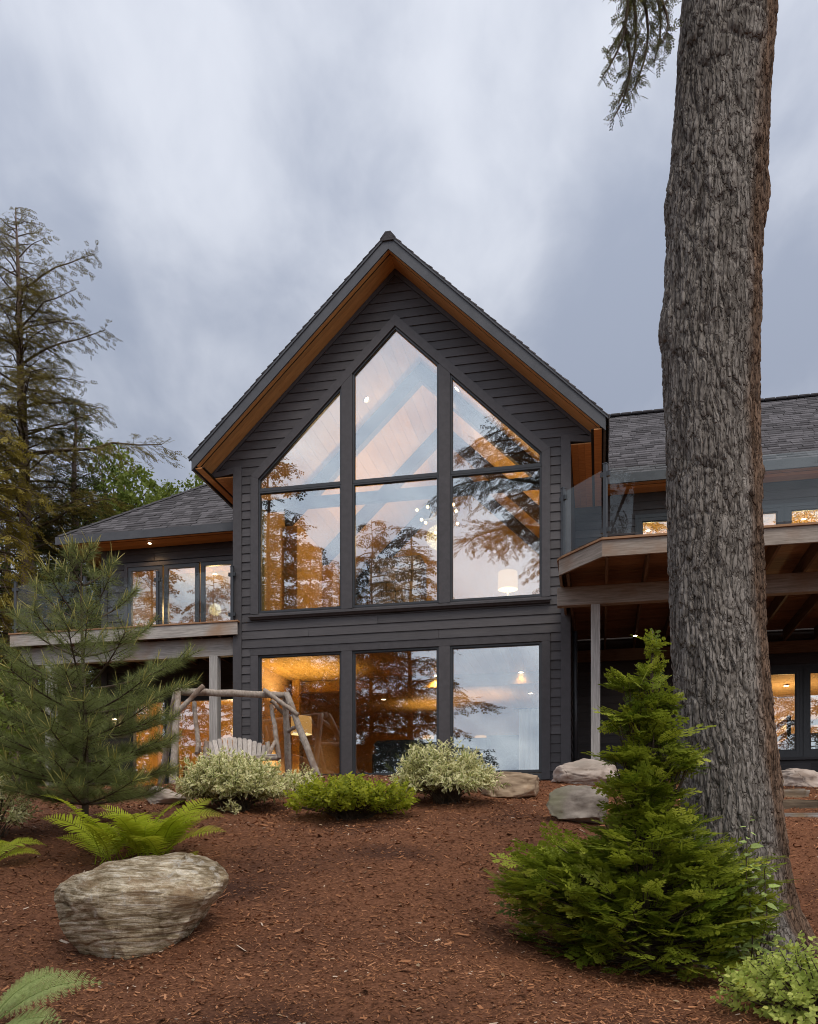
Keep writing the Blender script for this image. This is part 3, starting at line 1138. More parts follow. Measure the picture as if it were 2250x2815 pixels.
# left wing
EL = 7.47
x0l, x1l = -8.565, -HALF - 0.01
RL = 6.3
ll = RL - 1.8
hl = EL + ll * WP
me = bpy.data.meshes.new('roof')
me.from_pydata([(x0l, 1.8, Z(EL - 0.02)), (x1l, 1.8, Z(EL - 0.02)), (x1l, RL, Z(hl - 0.02)), (x0l + ll, RL, Z(hl - 0.02)), (x1l, RL + ll, Z(EL - 0.02)), (x0l, RL + ll, Z(EL - 0.02)),
                (x0l, 1.8, Z(EL - 0.14)), (x1l, 1.8, Z(EL - 0.14)), (x1l, RL + ll, Z(EL - 0.14)), (x0l, RL + ll, Z(EL - 0.14))], [],
               [(0, 1, 2, 3), (0, 3, 5), (3, 2, 4, 5), (0, 6, 7, 1), (6, 9, 8, 7), (1, 7, 8, 4, 2), (0, 5, 9, 6), (5, 4, 8, 9)])
roof_l = mobj('roof', me, house, MT['roofdeck'])
shingle_plane(roof_l, (x0l, 1.8, Z(EL)), (1, 0, 0), (0, 1 / sl, WP / sl), x1l - x0l, ll * sl, 22, trim=lambda c: (c / sl, x1l - x0l))
# hip caps
nh = 26
for i in range(nh):
    t0, t1 = i * ll / nh, (i + 1.08) * ll / nh
    V = []
    for t in (t0, t1):
        cxp, cyp, czp = x0l + t, 1.8 + t, Z(EL + t * WP)
        up = 0.045 if t == t0 else 0.03
        V += [(cxp + 0.11, cyp - 0.06, czp - 0.03 + up * 0.5), (cxp, cyp, czp + up), (cxp - 0.06, cyp + 0.11, czp - 0.03 + up * 0.5)]
    me = bpy.data.meshes.new('hip_shingle')
    me.from_pydata(V, [], [(0, 1, 4, 3), (1, 2, 5, 4), (0, 2, 1), (3, 4, 5), (0, 3, 5, 2)])
    mobj('hip_shingle', me, roof_l, MT['shingle'])
box('eave_fascia', x0l, x1l, 1.76, 1.798, Z(EL - 0.19), Z(EL - 0.005), MT['fascia'], house)
box('eave_fascia', x0l - 0.038, x0l, 1.76, RL + ll, Z(EL - 0.19), Z(EL - 0.005), MT['fascia'], house)
for (ya, yb, v) in ((1.81, 1.90, 0), (1.903, 1.94, 1), (1.943, 2.07, 0), (2.073, 2.2, 0), (2.203, 2.395, 0)):
    box('soffit_vent' if v else 'soffit_board', x0l + 0.02 + (ya - 1.8), x1l, ya, yb, Z(EL - 0.19) + 0.01 * v, Z(EL - 0.16), MT['vent' if v else 'cedar'], roof_l)
MT['cedar_y'] = mat('cedar soffit across', (0.38, 0.16, 0.05), (0.58, 0.29, 0.105), scale=3, stretch=(12, 1.0, 12), rough=0.5, rnd=0.2)
for (xa, xb, v) in ((0.01, 0.10, 0), (0.103, 0.14, 1), (0.143, 0.28, 0), (0.283, 0.42, 0), (0.423, 0.58, 0), (0.583, 0.78, 0)):
    box('soffit_vent' if v else 'soffit_board', x0l + xa, x0l + xb, 1.8 + xb + 0.012, RL + 3, Z(EL - 0.19) + 0.01 * v, Z(EL - 0.16), MT['vent' if v else 'cedar_y'], roof_l)
LW = [(-7.10, -6.2, 4.76, 6.85), (-6.16, -5.27, 4.76, 6.85), (-5.23, -4.37, 4.76, 6.85),
      (-6.95, -6.12, 1.56, 3.62), (-5.85, -4.98, 1.56, 3.62), (-4.78, -3.7, 1.56, 3.62)]
holes = [[(LW[0][0], Z(4.76)), (LW[2][1], Z(4.76)), (LW[2][1], Z(6.85)), (LW[0][0], Z(6.85))]] + [[(a, Z(c)), (b, Z(c)), (b, Z(d)), (a, Z(d))] for a, b, c, d in LW[3:]]
lw = wallpoly('wing_wall', [(-7.78, Z(1.1)), (-HALF, Z(1.1)), (-HALF, Z(EL - 0.18)), (-7.78, Z(EL - 0.18))], holes, 2.43, 2.55, MT['siding'], house)


def lw_clip(h, a, b):
    segs = [(-7.66, -HALF - 0.01)]
    for (x0, x1, c, d) in [(-7.10, -4.37, 4.76, 6.85)] + LW[3:]:
        if b > c - 0.05 and a < d + 0.1:
            new = []
            for s0, s1 in segs:
                if x1 <= s0 or x0 >= s1:
                    new.append((s0, s1))
                else:
                    new += [(s0, x0 - 0.1), (x1 + 0.1, s1)]
            segs = new
    return [((s0, s0), (s1, s1)) for s0, s1 in segs if s1 - s0 > 0.05]


siding(lw, 0, 0, 1.3, 7.25, 2.43, clip=lw_clip, seed=9)
box('corner_board', -7.79, -7.64, 2.39, 2.428, Z(1.2), Z(EL - 0.19), MT['trim'], house)
box('side_wall', -7.78, -7.64, 2.552, 8.5, Z(1.1), Z(EL - 0.18), MT['siding'], house)
door = ring('sliding_door', [(-7.18, Z(4.68)), (-4.29, Z(4.68)), (-4.29, Z(6.93)), (-7.18, Z(6.93))], 0.085, 2.38, 2.45, MT['trim'], house)
for (a, b, c, d) in LW[:3]:
    ring('door_sash', [(a, Z(c)), (b, Z(c)), (b, Z(d)), (a, Z(d))], 0.1, 2.40, 2.47, MT['frame'], door)
    box('glass_pane', a + 0.1, b - 0.1, 2.43, 2.442, Z(c + 0.1), Z(d - 0.1), MT['window_glass'], door)
for (a, b, c, d) in LW[3:]:
    dd = ring('glass_door', [(a - 0.05, Z(c - 0.03)), (b + 0.05, Z(c - 0.03)), (b + 0.05, Z(d + 0.05)), (a - 0.05, Z(d + 0.05))], 0.06, 2.38, 2.47, MT['frame'], house)
    box('glass_pane', a + 0.01, b - 0.01, 2.43, 2.442, Z(c + 0.03), Z(d - 0.01), MT['window_glass'], dd)

# downspout where the right wing meets the gable block
tube('downspout', [(HALF + 0.10, 0.1, Z(1.4)), (HALF + 0.10, 0.1, Z(4.2))], [0.04, 0.04], MT['black'], house, sides=8)


# ================================================================== decks
def rail_post(parent, x, y, h0, h1, rz=0.0):
    o = empty_part('railing_post', parent, (x, y, 0), rz)
    return o


def empty_part(name, parent, loc, rz):
    o = bpy.data.objects.new(name, None)
    o.location = loc
    o.rotation_euler = (0, 0, rz)
    return link(o, parent)


def post_mesh(parent, x, y, h0, h1, rz=0.0):
    """square metal railing post with cap and two glass clamps, one mesh part with clamp sub-parts"""
    p = box('railing_post', -0.028, 0.028, -0.028, 0.028, Z(h0), Z(h1), MT['rail_metal'], parent, bev=0.003)
    p.location = (x, y, 0)
    p.rotation_euler = (0, 0, rz)
    box('post_cap', -0.034, 0.034, -0.034, 0.034, Z(h1), Z(h1) + 0.012, MT['rail_metal'], p)
    for hh in (h0 + 0.12, h1 - 0.16):
        for sx in (-1, 1):
            a, b = sorted((sx * 0.03, sx * 0.075))
            box('glass_clamp', a, b, -0.022, 0.022, Z(hh - 0.03), Z(hh + 0.04), MT['black'], p)
    return p


def glass_panel(parent, x0, y0, x1, y1, h0, h1):
    dx, dy = x1 - x0, y1 - y0
    L = math.hypot(dx, dy)
    o = box('glass_panel', 0, L, -0.006, 0.006, Z(h0), Z(h1), MT['rail_glass'], parent)
    o.location = (x0, y0, 0)
    o.rotation_euler = (0, 0, math.atan2(dy, dx))
    return o


MT['rail_metal'] = mat('railing metal', (0.032, 0.038, 0.046), (0.045, 0.052, 0.06), rough=0.4, spec=0.5)

# left deck
ldk = empty('timber_deck', HO, -th0)
tag(ldk, 'upper timber deck with glass railing behind the young pine', 'deck')
DT = 4.73
y = -0.15
while y < 2.36:
    box('deck_board', -8.45, -3.22 if y < -0.04 else -HALF - 0.015, y, y + 0.136, Z(DT - 0.032), Z(DT), MT['deckboard'], ldk, bev=0.003)
    y += 0.142
box('rim_board', -8.42, -3.24, -0.13, -0.09, Z(4.445), Z(DT - 0.034), MT['grey_wood'], ldk, bev=0.003)
box('rim_board', -8.42, -8.38, -0.088, 2.36, Z(4.445), Z(DT - 0.034), MT['grey_wood'], ldk, bev=0.003)
box('beam', -8.3, -HALF - 0.01, 0.06, 0.2, Z(4.07), Z(4.44), MT['grey_wood'], ldk, bev=0.004)
for i in range(12):
    x = -8.2 + i * 0.41
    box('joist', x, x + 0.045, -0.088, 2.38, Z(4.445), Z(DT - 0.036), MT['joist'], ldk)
for x in (-3.835, -7.6):
    box('deck_post', x - 0.09, x + 0.09, 0.04, 0.22, Z(1.1), Z(4.068), MT['grey_post'], ldk, bev=0.005)
px_ = [-8.3, -6.66, -5.0, -3.36]
for i, x in enumerate(px_):
    post_mesh(ldk, x, -0.10, DT, DT + 1.09)
    if i:
        glass_panel(ldk, px_[i - 1] + 0.06, -0.10, x - 0.06, -0.10, DT + 0.06, DT + 1.02)

# right deck
rdk = empty('timber_deck', HO, -th0)
tag(rdk, 'raised timber deck with angled corner and glass railing behind the big trunk', 'deck')
DR = 4.76
AX, AY, BX, BY = 3.256, -2.47, 3.93, -3.24
XE = 12.5


def left_edge(y):
    if y < AY:
        return AX + (BX - AX) * (AY - y) / (AY - BY)
    return AX


y = BY - 0.03
while y < 2.98:
    y2 = min(y + 0.136, 2.98)
    l0, l1 = left_edge(y) - 0.03, left_edge(y2) - 0.03
    if y > -0.06:
        l0 = l1 = HALF + 0.03
    V = [(l0, y, Z(DR - 0.032)), (XE, y, Z(DR - 0.032)), (XE, y2, Z(DR - 0.032)), (l1, y2, Z(DR - 0.032))]
    V += [(a, b, c + 0.032) for a, b, c in V]
    me = bpy.data.meshes.new('deck_board')
    me.from_pydata(V, [], [(3, 2, 1, 0), (4, 5, 6, 7), (0, 1, 5, 4), (1, 2, 6, 5), (2, 3, 7, 6), (3, 0, 4, 7)])
    mobj('deck_board', me, rdk, MT['deckboard'])
    y += 0.142
RB = 4.48


def rim(x0, y0, x1, y1, m='brown_rim'):
    dx, dy = x1 - x0, y1 - y0
    L = math.hypot(dx, dy)
    o = box('rim_board', 0, L, 0, 0.04, Z(RB), Z(DR - 0.034), MT[m], rdk, bev=0.003)
    o.location = (x0, y0, 0)
    o.rotation_euler = (0, 0, math.atan2(dy, dx))


MT['brown_rim'] = mat('weathered rim timber', (0.2, 0.168, 0.138), (0.4, 0.35, 0.305), scale=3, stretch=(1, 14, 14), rough=0.75, bump=0.25, bdist=0.004, rnd=0.1, c3=(0.24, 0.14, 0.08), c3scale=1.4, c3lo=0.55, c3hi=0.8)
rim(AX, AY, BX, BY)
rim(BX + 0.003, BY, XE, BY)
rim(AX, -0.06, AX, AY + 0.003)
x = AX + 0.12
while x < XE - 0.1:
    ys = BY + 0.05
    if x < BX + 0.05:
        ys = AY - (x - AX) * (AY - BY) / (BX - AX) + 0.08
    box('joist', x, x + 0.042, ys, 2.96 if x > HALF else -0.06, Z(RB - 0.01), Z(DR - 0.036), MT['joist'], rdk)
    x += 0.61
box('beam', 3.20, XE, -1.86, -1.70, Z(4.16), Z(RB - 0.012), MT['brown_beam'] if 'brown_beam' in MT else MT['brown_rim'], rdk, bev=0.005)
box('ledger', HALF + 0.03, XE, 2.90, 2.955, Z(4.22), Z(RB - 0.012), MT['brown_wood'], rdk)
for x in (3.83, 5.9, 9.9):
    box('deck_post', x - 0.075, x + 0.075, -1.855, -1.705, Z(1.0 if x < 9 else 0.6), Z(4.158), MT['grey_post'], rdk, bev=0.005)
ang = math.atan2(BY - AY, BX - AX)
post_mesh(rdk, AX + 0.07, AY + 0.02, DR - 0.16, DR + 1.11, ang)
post_mesh(rdk, BX + 0.05, BY + 0.04, DR, DR + 1.12, ang / 2)
glass_panel(rdk, AX + 0.11, AY - 0.02, BX - 0.01, BY + 0.10, DR + 0.06, DR + 1.05)
pr = [BX + 0.05, 5.6, 7.25, 8.9, 10.5]
for i in range(1, len(pr)):
    post_mesh(rdk, pr[i], BY + 0.04, DR, DR + 1.12)
    glass_panel(rdk, pr[i - 1] + 0.07, BY + 0.04, pr[i] - 0.06, BY + 0.04, DR + 0.06, DR + 1.05)

# ================================================================== rooms behind the glass
def HL(px, py, h):
    """house coordinates of the sight line where it reaches height h"""
    D = FPX * h / (YH - py)
    X = (px - CX) / FPX * D
    dx, dy = X - HO.x, D - HO.y
    c, s = math.cos(th0), math.sin(th0)
    return dx * c - dy * s, dx * s + dy * c


def HD(px, py, y):
    """house coordinates (x,h) of the sight line at house depth y"""
    a = (px - CX) / FPX
    D = (16.9 + y) / (math.cos(th0) + math.sin(th0) * a)
    X = a * D
    dx, dy = X - HO.x, D - HO.y
    return dx * math.cos(th0) - dy * math.sin(th0), (YH - py) / FPX * D


def room(x0, x1, y0, y1, h0, h1, wall, floor='floor_in', ceil='pine_in', back=None, boards=True):
    box('interior_wall', x0 - 0.05, x0, y0, y1, Z(h0), Z(h1), MT[wall], house)
    box('interior_wall', x1, x1 + 0.05, y0, y1, Z(h0), Z(h1), MT[wall], house)
    box('interior_wall', x0, x1, y1, y1 + 0.05, Z(h0), Z(h1), MT[back or wall], house)
    box('interior_floor', x0, x1, y0, y1, Z(h0 - 0.06), Z(h0), MT[floor], house)
    c_ = box('ceiling', x0, x1, y0, y1, Z(h1 + 0.012), Z(h1 + 0.05), MT[ceil], house)
    if boards:
        x = x0
        while x < x1 - 0.02:
            w_ = min(0.19, x1 - x)
            box('ceiling_board', x + 0.003, x + w_ - 0.003, y0, y1, Z(h1), Z(h1 + 0.011), MT[ceil], c_)
            x += 0.19


def point(parent, loc, watts, col=(1.0, 0.64, 0.28), rad=0.12):
    d = bpy.data.lights.new('lamp_light', 'POINT')
    d.energy = watts
    d.color = col
    d.shadow_soft_size = rad
    o = bpy.data.objects.new('lamp_light', d)
    o.location = loc
    link(o, parent)
    return o


# great room, open to the roof
GX, GD = 3.18, 8.6
CE = 10.98
box('interior_wall', -GX - 0.03, -GX, 0.17, GD, Z(4.7), Z(CE - PIT * GX), MT['pine_wall'], house)
box('interior_wall', GX, GX + 0.03, 0.17, GD, Z(4.7), Z(CE - PIT * GX), MT['pine_wall'], house)
prism('interior_wall', [(-GX, Z(4.7)), (GX, Z(4.7)), (GX, Z(CE - PIT * GX)), (0, Z(CE)), (-GX, Z(CE - PIT * GX))], GD, GD + 0.05, MT['pine_wall'], house)
box('interior_floor', -GX, GX, 0.17, GD, Z(4.62), Z(4.7), MT['floor_in'], house)
for sx in (-1, 1):
    k = 1 if sx > 0 else -1
    nb_ = 17
    ceil_ = prism('ceiling', [(0, Z(CE + 0.03)), (sx * GX, Z(CE + 0.03 - PIT * GX)), (sx * GX, Z(CE + 0.07 - PIT * GX)), (0, Z(CE + 0.07))][::k], 0.17, GD, MT['pine_in'], house)
    for i in range(nb_):
        a, b = i * GX / nb_ + 0.003, (i + 1) * GX / nb_ - 0.003
        prism('ceiling_board', [(sx * a, Z(CE - PIT * a)), (sx * b, Z(CE - PIT * b)), (sx * b, Z(CE - PIT * b + 0.02)), (sx * a, Z(CE - PIT * a + 0.02))][::k], 0.17, GD, MT['pine_in'], ceil_)
    for yy in (2.5, 5.3, 8.1):
        prism('rafter', [(0, Z(CE - 0.01)), (sx * GX, Z(CE - 0.01 - PIT * GX)), (sx * GX, Z(CE - 0.40 - PIT * GX)), (0, Z(CE - 0.40))][::k], yy, yy + 0.22, MT['beam_dark'], ceil_)
box('tie_beam', -GX, GX, 0.3, 0.42, Z(7.06), Z(7.27), MT['beam_dark'], house)
box('interior_post', -2.92, -2.78, 0.18, 0.30, Z(4.7), Z(7.05), MT['pine_wall'], house)
for yy in (2.5, 5.3):
    box('interior_post', -GX, -GX + 0.3, yy - 0.04, yy + 0.26, Z(4.7), Z(CE - 0.4 - PIT * GX), MT['pine_wall'], house)
# fireplace of stacked stone
fp = empty('stone_fireplace', HW(-1.75, 7.9, 4.7), -th0)
tag(fp, 'stacked stone fireplace column inside the upper left window', 'fireplace')
rr = random.Random(4)
h = 0.0
while h < 3.6:
    x = -0.75
    hh = rr.uniform(0.16, 0.28)
    while x < 0.75:
        w_ = min(rr.uniform(0.25, 0.55), 0.75 - x)
        box('stone', x + 0.008, x + w_ - 0.008, -0.4 - rr.uniform(0, 0.04), 0.5, h + 0.008, h + hh - 0.008, MT['stone_in'], fp, bev=0.012)
        x += w_
    h += hh
# chandelier
cx_, ch = HD(1205, 1425, 4.2)
chd = empty('chandelier', HW(cx_, 4.2, ch), -th0)
tag(chd, 'lit chandelier with a cluster of bare bulbs in the great room', 'chandelier')
tube('rod', [(0, 0, 0), (0, 0, CE - ch - PIT * abs(cx_))], [0.012, 0.012], MT['black'], chd, sides=6)
hub_ = tube('hub', [(0, 0, -0.08), (0, 0, 0.08)], [0.05, 0.05], MT['black'], chd, sides=10)
for i in range(10):
    a = i * 2 * math.pi / 10
    r_ = 0.52 if i % 2 else 0.44
    zz_ = (0.14, -0.05, 0.3, -0.16, 0.02, 0.24, -0.1, 0.1, -0.2, 0.18)[i]
    p = (math.cos(a) * r_, math.sin(a) * r_, zz_)
    arm = tube('arm', [(0, 0, 0), (p[0] * 0.5, p[1] * 0.5, zz_ * 0.4), p], [0.009] * 3, MT['black'], chd, sides=6)
    bm = bmesh.new()
    bmesh.ops.create_uvsphere(bm, u_segments=10, v_segments=8, radius=0.032)
    o = bmobj('bulb', bm, MT['bulb'], arm, True)
    o.location = p
point(chd, (0, 0, -0.45), 270, rad=0.3)


def drum_lamp(name, loc, label, sr, sh, base_h, turned=False, watts=25):
    """table or floor lamp: base, stem, drum shade with open bottom"""
    t = empty(name, loc, -th0)
    tag(t, label, 'lamp')
    n = 28
    th = np.linspace(0, 2 * np.pi, n, endpoint=False)
    V = [(sr * 0.93 * math.cos(a), sr * 0.93 * math.sin(a), base_h + sh) for a in th] + [(sr * math.cos(a), sr * math.sin(a), base_h) for a in th]
    V += [(x * 0.97, y * 0.97, z) for x, y, z in V]
    F = [(i, (i + 1) % n, n + (i + 1) % n, n + i) for i in range(n)]
    me = bpy.data.meshes.new('shade')
    me.from_pydata(V, [], F + [(i + n, (i + 1) % n + n, (i + 1) % n + 3 * n, i + 3 * n) for i in range(n)])
    s_ = mobj('shade', me, t, MT['shade'])
    me = bpy.data.meshes.new('shade_lining')
    me.from_pydata(V, [], [(2 * n + i, 3 * n + i, 3 * n + (i + 1) % n, 2 * n + (i + 1) % n) for i in range(n)])
    mobj('shade_lining', me, s_, MT['shade_in'])
    if turned:
        pts, rad = [], []
        k = 44
        for i in range(k + 1):
            z = 0.03 + (base_h - 0.03) * i / k
            pts.append((0, 0, z))
            rad.append(0.028 + 0.024 * abs(math.sin(i / k * math.pi * 9)))
        tube('stem', pts, rad, MT['floor_in'], t, sides=12)
    else:
        tube('stem', [(0, 0, 0.02), (0, 0, base_h * 0.3), (0, 0, base_h * 0.6), (0, 0, base_h)], [0.07, 0.11, 0.05, 0.012], MT['beam_dark'], t, sides=14)
    tube('foot', [(0, 0, 0), (0, 0, 0.03)], [sr * 0.6, sr * 0.55], MT['beam_dark'], t, sides=16)
    point(t, (0, 0, base_h + sh * 0.45), watts, rad=0.06)
    return t


lx, lh = HD(1397, 1621, 2.0)
tb = empty('side_table', HW(lx, 2.0, 4.7), -th0)
tag(tb, 'small dark side table under the lamp in the upper right window', 'table')
box('table_top', -0.3, 0.3, -0.25, 0.25, 0.42, 0.46, MT['beam_dark'], tb)
for a in (-0.26, 0.22):
    for b in (-0.21, 0.17):
        box('leg', a, a + 0.04, b, b + 0.04, 0, 0.42, MT['beam_dark'], tb)
drum_lamp('table_lamp', HW(lx, 2.0, 5.16), 'lit drum shade table lamp inside the upper right window', 0.215, 0.37, lh - 5.16, watts=45)

# lower family room
room(-3.18, 3.18, 0.17, 8.4, 1.48, 4.06, 'cream', back='pine_wall')
lx, lh = HD(829, 2019, 1.5)
drum_lamp('floor_lamp', HW(lx, 1.5, 1.48), 'lit drum shade floor lamp with turned wooden stem in the lower left window', 0.235, 0.38, lh - 1.48, turned=True, watts=210)
box('interior_post', *[v for v in (HD(803, 2000, 2.6)[0], HD(823, 2000, 2.6)[0])], 2.6, 2.75, Z(1.48), Z(4.05), MT['pine_wall'], house)
box('ceiling_beam', -3.18, 3.18, 2.9, 3.1, Z(3.8), Z(4.05), MT['pine_wall'], house)
box('interior_door', -0.9, 0.1, 8.33, 8.39, Z(1.48), Z(3.4), MT['black_door'], house)
box('interior_door', 0.7, 2.3, 8.33, 8.39, Z(1.48), Z(3.4), MT['black_door'], house)


for (px, py, yy, txt) in ((1322, 2052, 5.6, 'lit small table lamp at the back of the lower right window'), (1178, 2050, 6.6, 'lit small table lamp deep inside the lower middle window')):
    lx, lh = HD(px, py, yy)
    cst = empty('console_table', HW(lx, yy, 1.48), -th0)
    tag(cst, 'dark console table under the ' + txt[4:].replace('small ', ''), 'table')
    box('table_top', -0.4, 0.4, -0.2, 0.2, 0.66, 0.7, MT['beam_dark'], cst)
    for a in (-0.38, 0.34):
        for b in (-0.18, 0.14):
            box('leg', a, a + 0.04, b, b + 0.04, 0, 0.66, MT['beam_dark'], cst)
    drum_lamp('table_lamp', HW(lx, yy, 2.18), txt, 0.16, 0.26, max(0.25, lh - 2.18), watts=75)


def sofa(loc, rz, label, L):
    t = empty('sofa', loc, rz)
    tag(t, label, 'sofa')
    box('seat', -L / 2 + 0.18, L / 2 - 0.18, -0.4, 0.25, 0.12, 0.45, MT['dark_fabric'], t, bev=0.04)
    box('backrest', -L / 2 + 0.05, L / 2 - 0.05, -0.52, -0.3, 0.12, 0.88, MT['dark_fabric'], t, bev=0.06)
    for sx in (-1, 1):
        a, b = sorted((sx * L / 2, sx * (L / 2 - 0.19)))
        box('armrest', a, b, -0.5, 0.4, 0.1, 0.64, MT['dark_fabric'], t, bev=0.05)
        box('leg', a + 0.05, b - 0.05, 0.3, 0.36, 0, 0.1, MT['beam_dark'], t)
        box('leg', a + 0.05, b - 0.05, -0.45, -0.39, 0, 0.1, MT['beam_dark'], t)
    for i in range(3):
        w_ = (L - 0.4) / 3
        x = -L / 2 + 0.2 + i * w_
        box('cushion', x + 0.01, x + w_ - 0.01, -0.3, 0.28, 0.452, 0.58, MT['dark_fabric'], t, bev=0.03)
    return t


sofa(HW(0.55, 1.35, 1.48), -th0, 'dark sofa with its back to the lower middle window', 2.5)
sofa(HW(-1.9, 5.6, 4.7), math.pi / 2 - th0, 'dark sofa standing before the stone fireplace upstairs', 2.1)

# other rooms
room(-7.6, -3.4, 2.56, 6.2, 4.7, 7.1, 'cream')
room(-7.6, -3.4, 2.56, 6.2, 1.5, 4.0, 'pine_wall')
room(3.4, 6.2, 3.2, 6.5, 4.72, 7.6, 'pine_wall')
room(6.3, 11.5, 3.2, 6.5, 4.72, 7.6, 'pine_wall')
room(6.3, 11.5, 3.2, 7.2, 1.5, 4.0, 'cream', ceil='cream', boards=False)


def downlight(x, y, h, label, watts=14, n=(0, 0, -1), rad=0.05, globe=False):
    t = empty('recessed_light', HW(x, y, h), -th0)
    tag(t, label, 'ceiling light', 'recessed ceiling lights')
    q = Vector((0, 0, -1)).rotation_difference(Vector(n))
    t.rotation_mode = 'QUATERNION'
    t.rotation_quaternion = Matrix.Rotation(-th0, 4, 'Z').to_quaternion() @ q
    tube('trim_ring', [(0, 0, -0.001), (0, 0, -0.012)], [rad * 1.35, rad * 1.3], MT['cream'], t, sides=18)
    tube('lens', [(0, 0, -0.013), (0, 0, -0.018)], [rad, rad * 0.95], MT['downlight'], t, sides=18)
    if watts and globe:
        point(t, (0, 0, -0.9), watts, rad=0.15)
    elif watts:
        d_ = bpy.data.lights.new('lamp_light', 'SPOT')
        d_.energy = watts * 2.2
        d_.color = (1.0, 0.62, 0.3)
        d_.spot_size = R(130)
        d_.spot_blend = 0.8
        d_.shadow_soft_size = 0.05
        o_ = bpy.data.objects.new('lamp_light', d_)
        o_.location = (0, 0, -0.03)
        link(o_, t)
    return t


for px, py, txt in ((1200, 1856, 'at the right edge of the lower middle window'), (1433, 1847, 'upper of two in the lower right window'),
                    (1460, 1905, 'lower of two in the lower right window'), (1055, 1922, 'at the centre of the lower middle window')):
    x, y = HL(px, py, 4.05)
    downlight(x, min(y, 8.0), 4.05, 'small lit recessed light ' + txt, watts=5 if 'lower right' in txt else 60)


def slope_hit(px, py):
    best = None
    for i in range(400):
        y = 0.3 + i * 0.02
        x, h = HD(px, py, y)
        e_ = abs(h - (CE - PIT * abs(x)))
        if best is None or e_ < best[0]:
            best = (e_, x, y)
    return best[1], best[2]


for px, py, txt in ((1007, 1098, 'in the sloping ceiling behind the top middle pane'), (1258, 1068, 'at the peak of the top right pane'), (1297, 1250, 'in the sloping ceiling low in the top right pane')):
    x, y = slope_hit(px, py)
    sg = 1 if x > 0 else -1
    nv = (-sg * PIT, 0, -1)
    downlight(x, y, CE - PIT * abs(x), 'small lit recessed light ' + txt, watts=40, n=nv, rad=0.06)
downlight(-5.6, 4.0, 7.1, 'lit recessed light inside the upstairs room of the left wing', watts=65, globe=True)
downlight(-5.0, 4.0, 4.0, 'lit recessed light in the room under the left deck', watts=170, globe=True)
downlight(5.0, 4.6, 7.6, 'lit recessed light behind the right deck door', watts=55, globe=True)
downlight(8.4, 4.6, 7.6, 'lit recessed light behind the windows over the right deck', watts=70, globe=True)
x, y = HL(2163, 1884, 4.0)
downlight(x, y, 4.0, 'lit recessed light in the bedroom ceiling at the right edge', watts=85, rad=0.06, globe=True)
wc = empty('curtain', HW(2.55, 0.55, 1.5), -th0)
tag(wc, 'plain pale curtain panel inside the right edge of the lower right window', 'curtain')
xsn = np.linspace(-0.2, 0.28, 40)
me = bpy.data.meshes.new('panel')
me.from_pydata([(x, 0.02 * math.sin(x * 60), 0.0) for x in xsn] + [(x, 0.02 * math.sin(x * 60), 1.35) for x in xsn], [], [(i, i + 1, i + 41, i + 40) for i in range(39)])
mobj('panel', me, wc, mat('pale linen', (0.7, 0.62, 0.52), (0.76, 0.68, 0.58), scale=9, rough=0.9))
tube('rod', [(-0.3, 0, 1.36), (0.5, 0, 1.36)], [0.012, 0.012], MT['black'], wc, sides=8)
# curtain and orange throw in the room under the left deck
MT['orange_fabric'] = mat('orange throw', (0.42, 0.15, 0.03), (0.55, 0.22, 0.05), scale=6, rough=0.9)
MT['curtain'] = mat('tan curtain', (0.45, 0.24, 0.08), (0.55, 0.32, 0.12), scale=6, rough=0.9)
cb = empty('armchair', HW(-5.35, 3.1, 1.5), -th0)
tag(cb, 'armchair with orange throw behind the glass door under the left deck', 'armchair')
box('seat', -0.4, 0.4, -0.35, 0.4, 0.05, 0.45, MT['orange_fabric'], cb, bev=0.06)
box('backrest', -0.4, 0.4, 0.3, 0.5, 0.3, 0.95, MT['orange_fabric'], cb, bev=0.06)
for sx in (-1, 1):
    a, b = sorted((sx * 0.4, sx * 0.52))
    box('armrest', a, b, -0.35, 0.45, 0.05, 0.62, MT['orange_fabric'], cb, bev=0.04)
ct = empty('curtain', HW(-6.2, 2.75, 1.52), -th0)
tag(ct, 'gathered tan curtain beside the glass door under the left deck', 'curtain')
xsn = np.linspace(-0.18, 0.12, 40)
V = [(x, 0.035 * math.sin(x * 95), 0.0) for x in xsn] + [(x, 0.035 * math.sin(x * 95), 2.2) for x in xsn]
me = bpy.data.meshes.new('panel')
me.from_pydata(V, [], [(i, i + 1, i + 41, i + 40) for i in range(39)])
mobj('panel', me, ct, MT['curtain'])
tube('rod', [(-0.6, 0, 2.22), (0.6, 0, 2.22)], [0.015, 0.015], MT['black'], ct, sides=8)
# bunk bed in the bedroom
bx, bh = HD(2170, 1968, 4.0)
bb = empty('bunk_bed', HW(bx, 4.0, 1.5), -th0)
tag(bb, 'dark wooden bed with rails and striped blanket in the bedroom window', 'bed')
BH = bh - 1.5
box('post', -0.04, 0.04, -0.04, 0.04, 0, BH, MT['beam_dark'], bb)
box('post', -0.04, 0.04, 1.9, 1.98, 0, BH, MT['beam_dark'], bb)
box('post', 0.95, 1.03, -0.04, 0.04, 0, BH, MT['beam_dark'], bb)
for k_ in (BH - 0.12, BH - 0.42):
    box('rail', 0.0, 0.03, 0.04, 1.9, k_, k_ + 0.12, MT['floor_in'], bb)
    box('rail', 0.04, 0.95, -0.03, 0.0, k_ - 0.1, k_ + 0.02, MT['floor_in'], bb)
MT['blanket'] = mat('striped blanket', (0.35, 0.25, 0.15), (0.55, 0.43, 0.28), scale=14, stretch=(1, 1, 4), rough=0.9)
box('blanket', -0.06, 0.9, -0.07, 1.7, BH - 0.95, BH - 0.47, MT['blanket'], bb, bev=0.05)
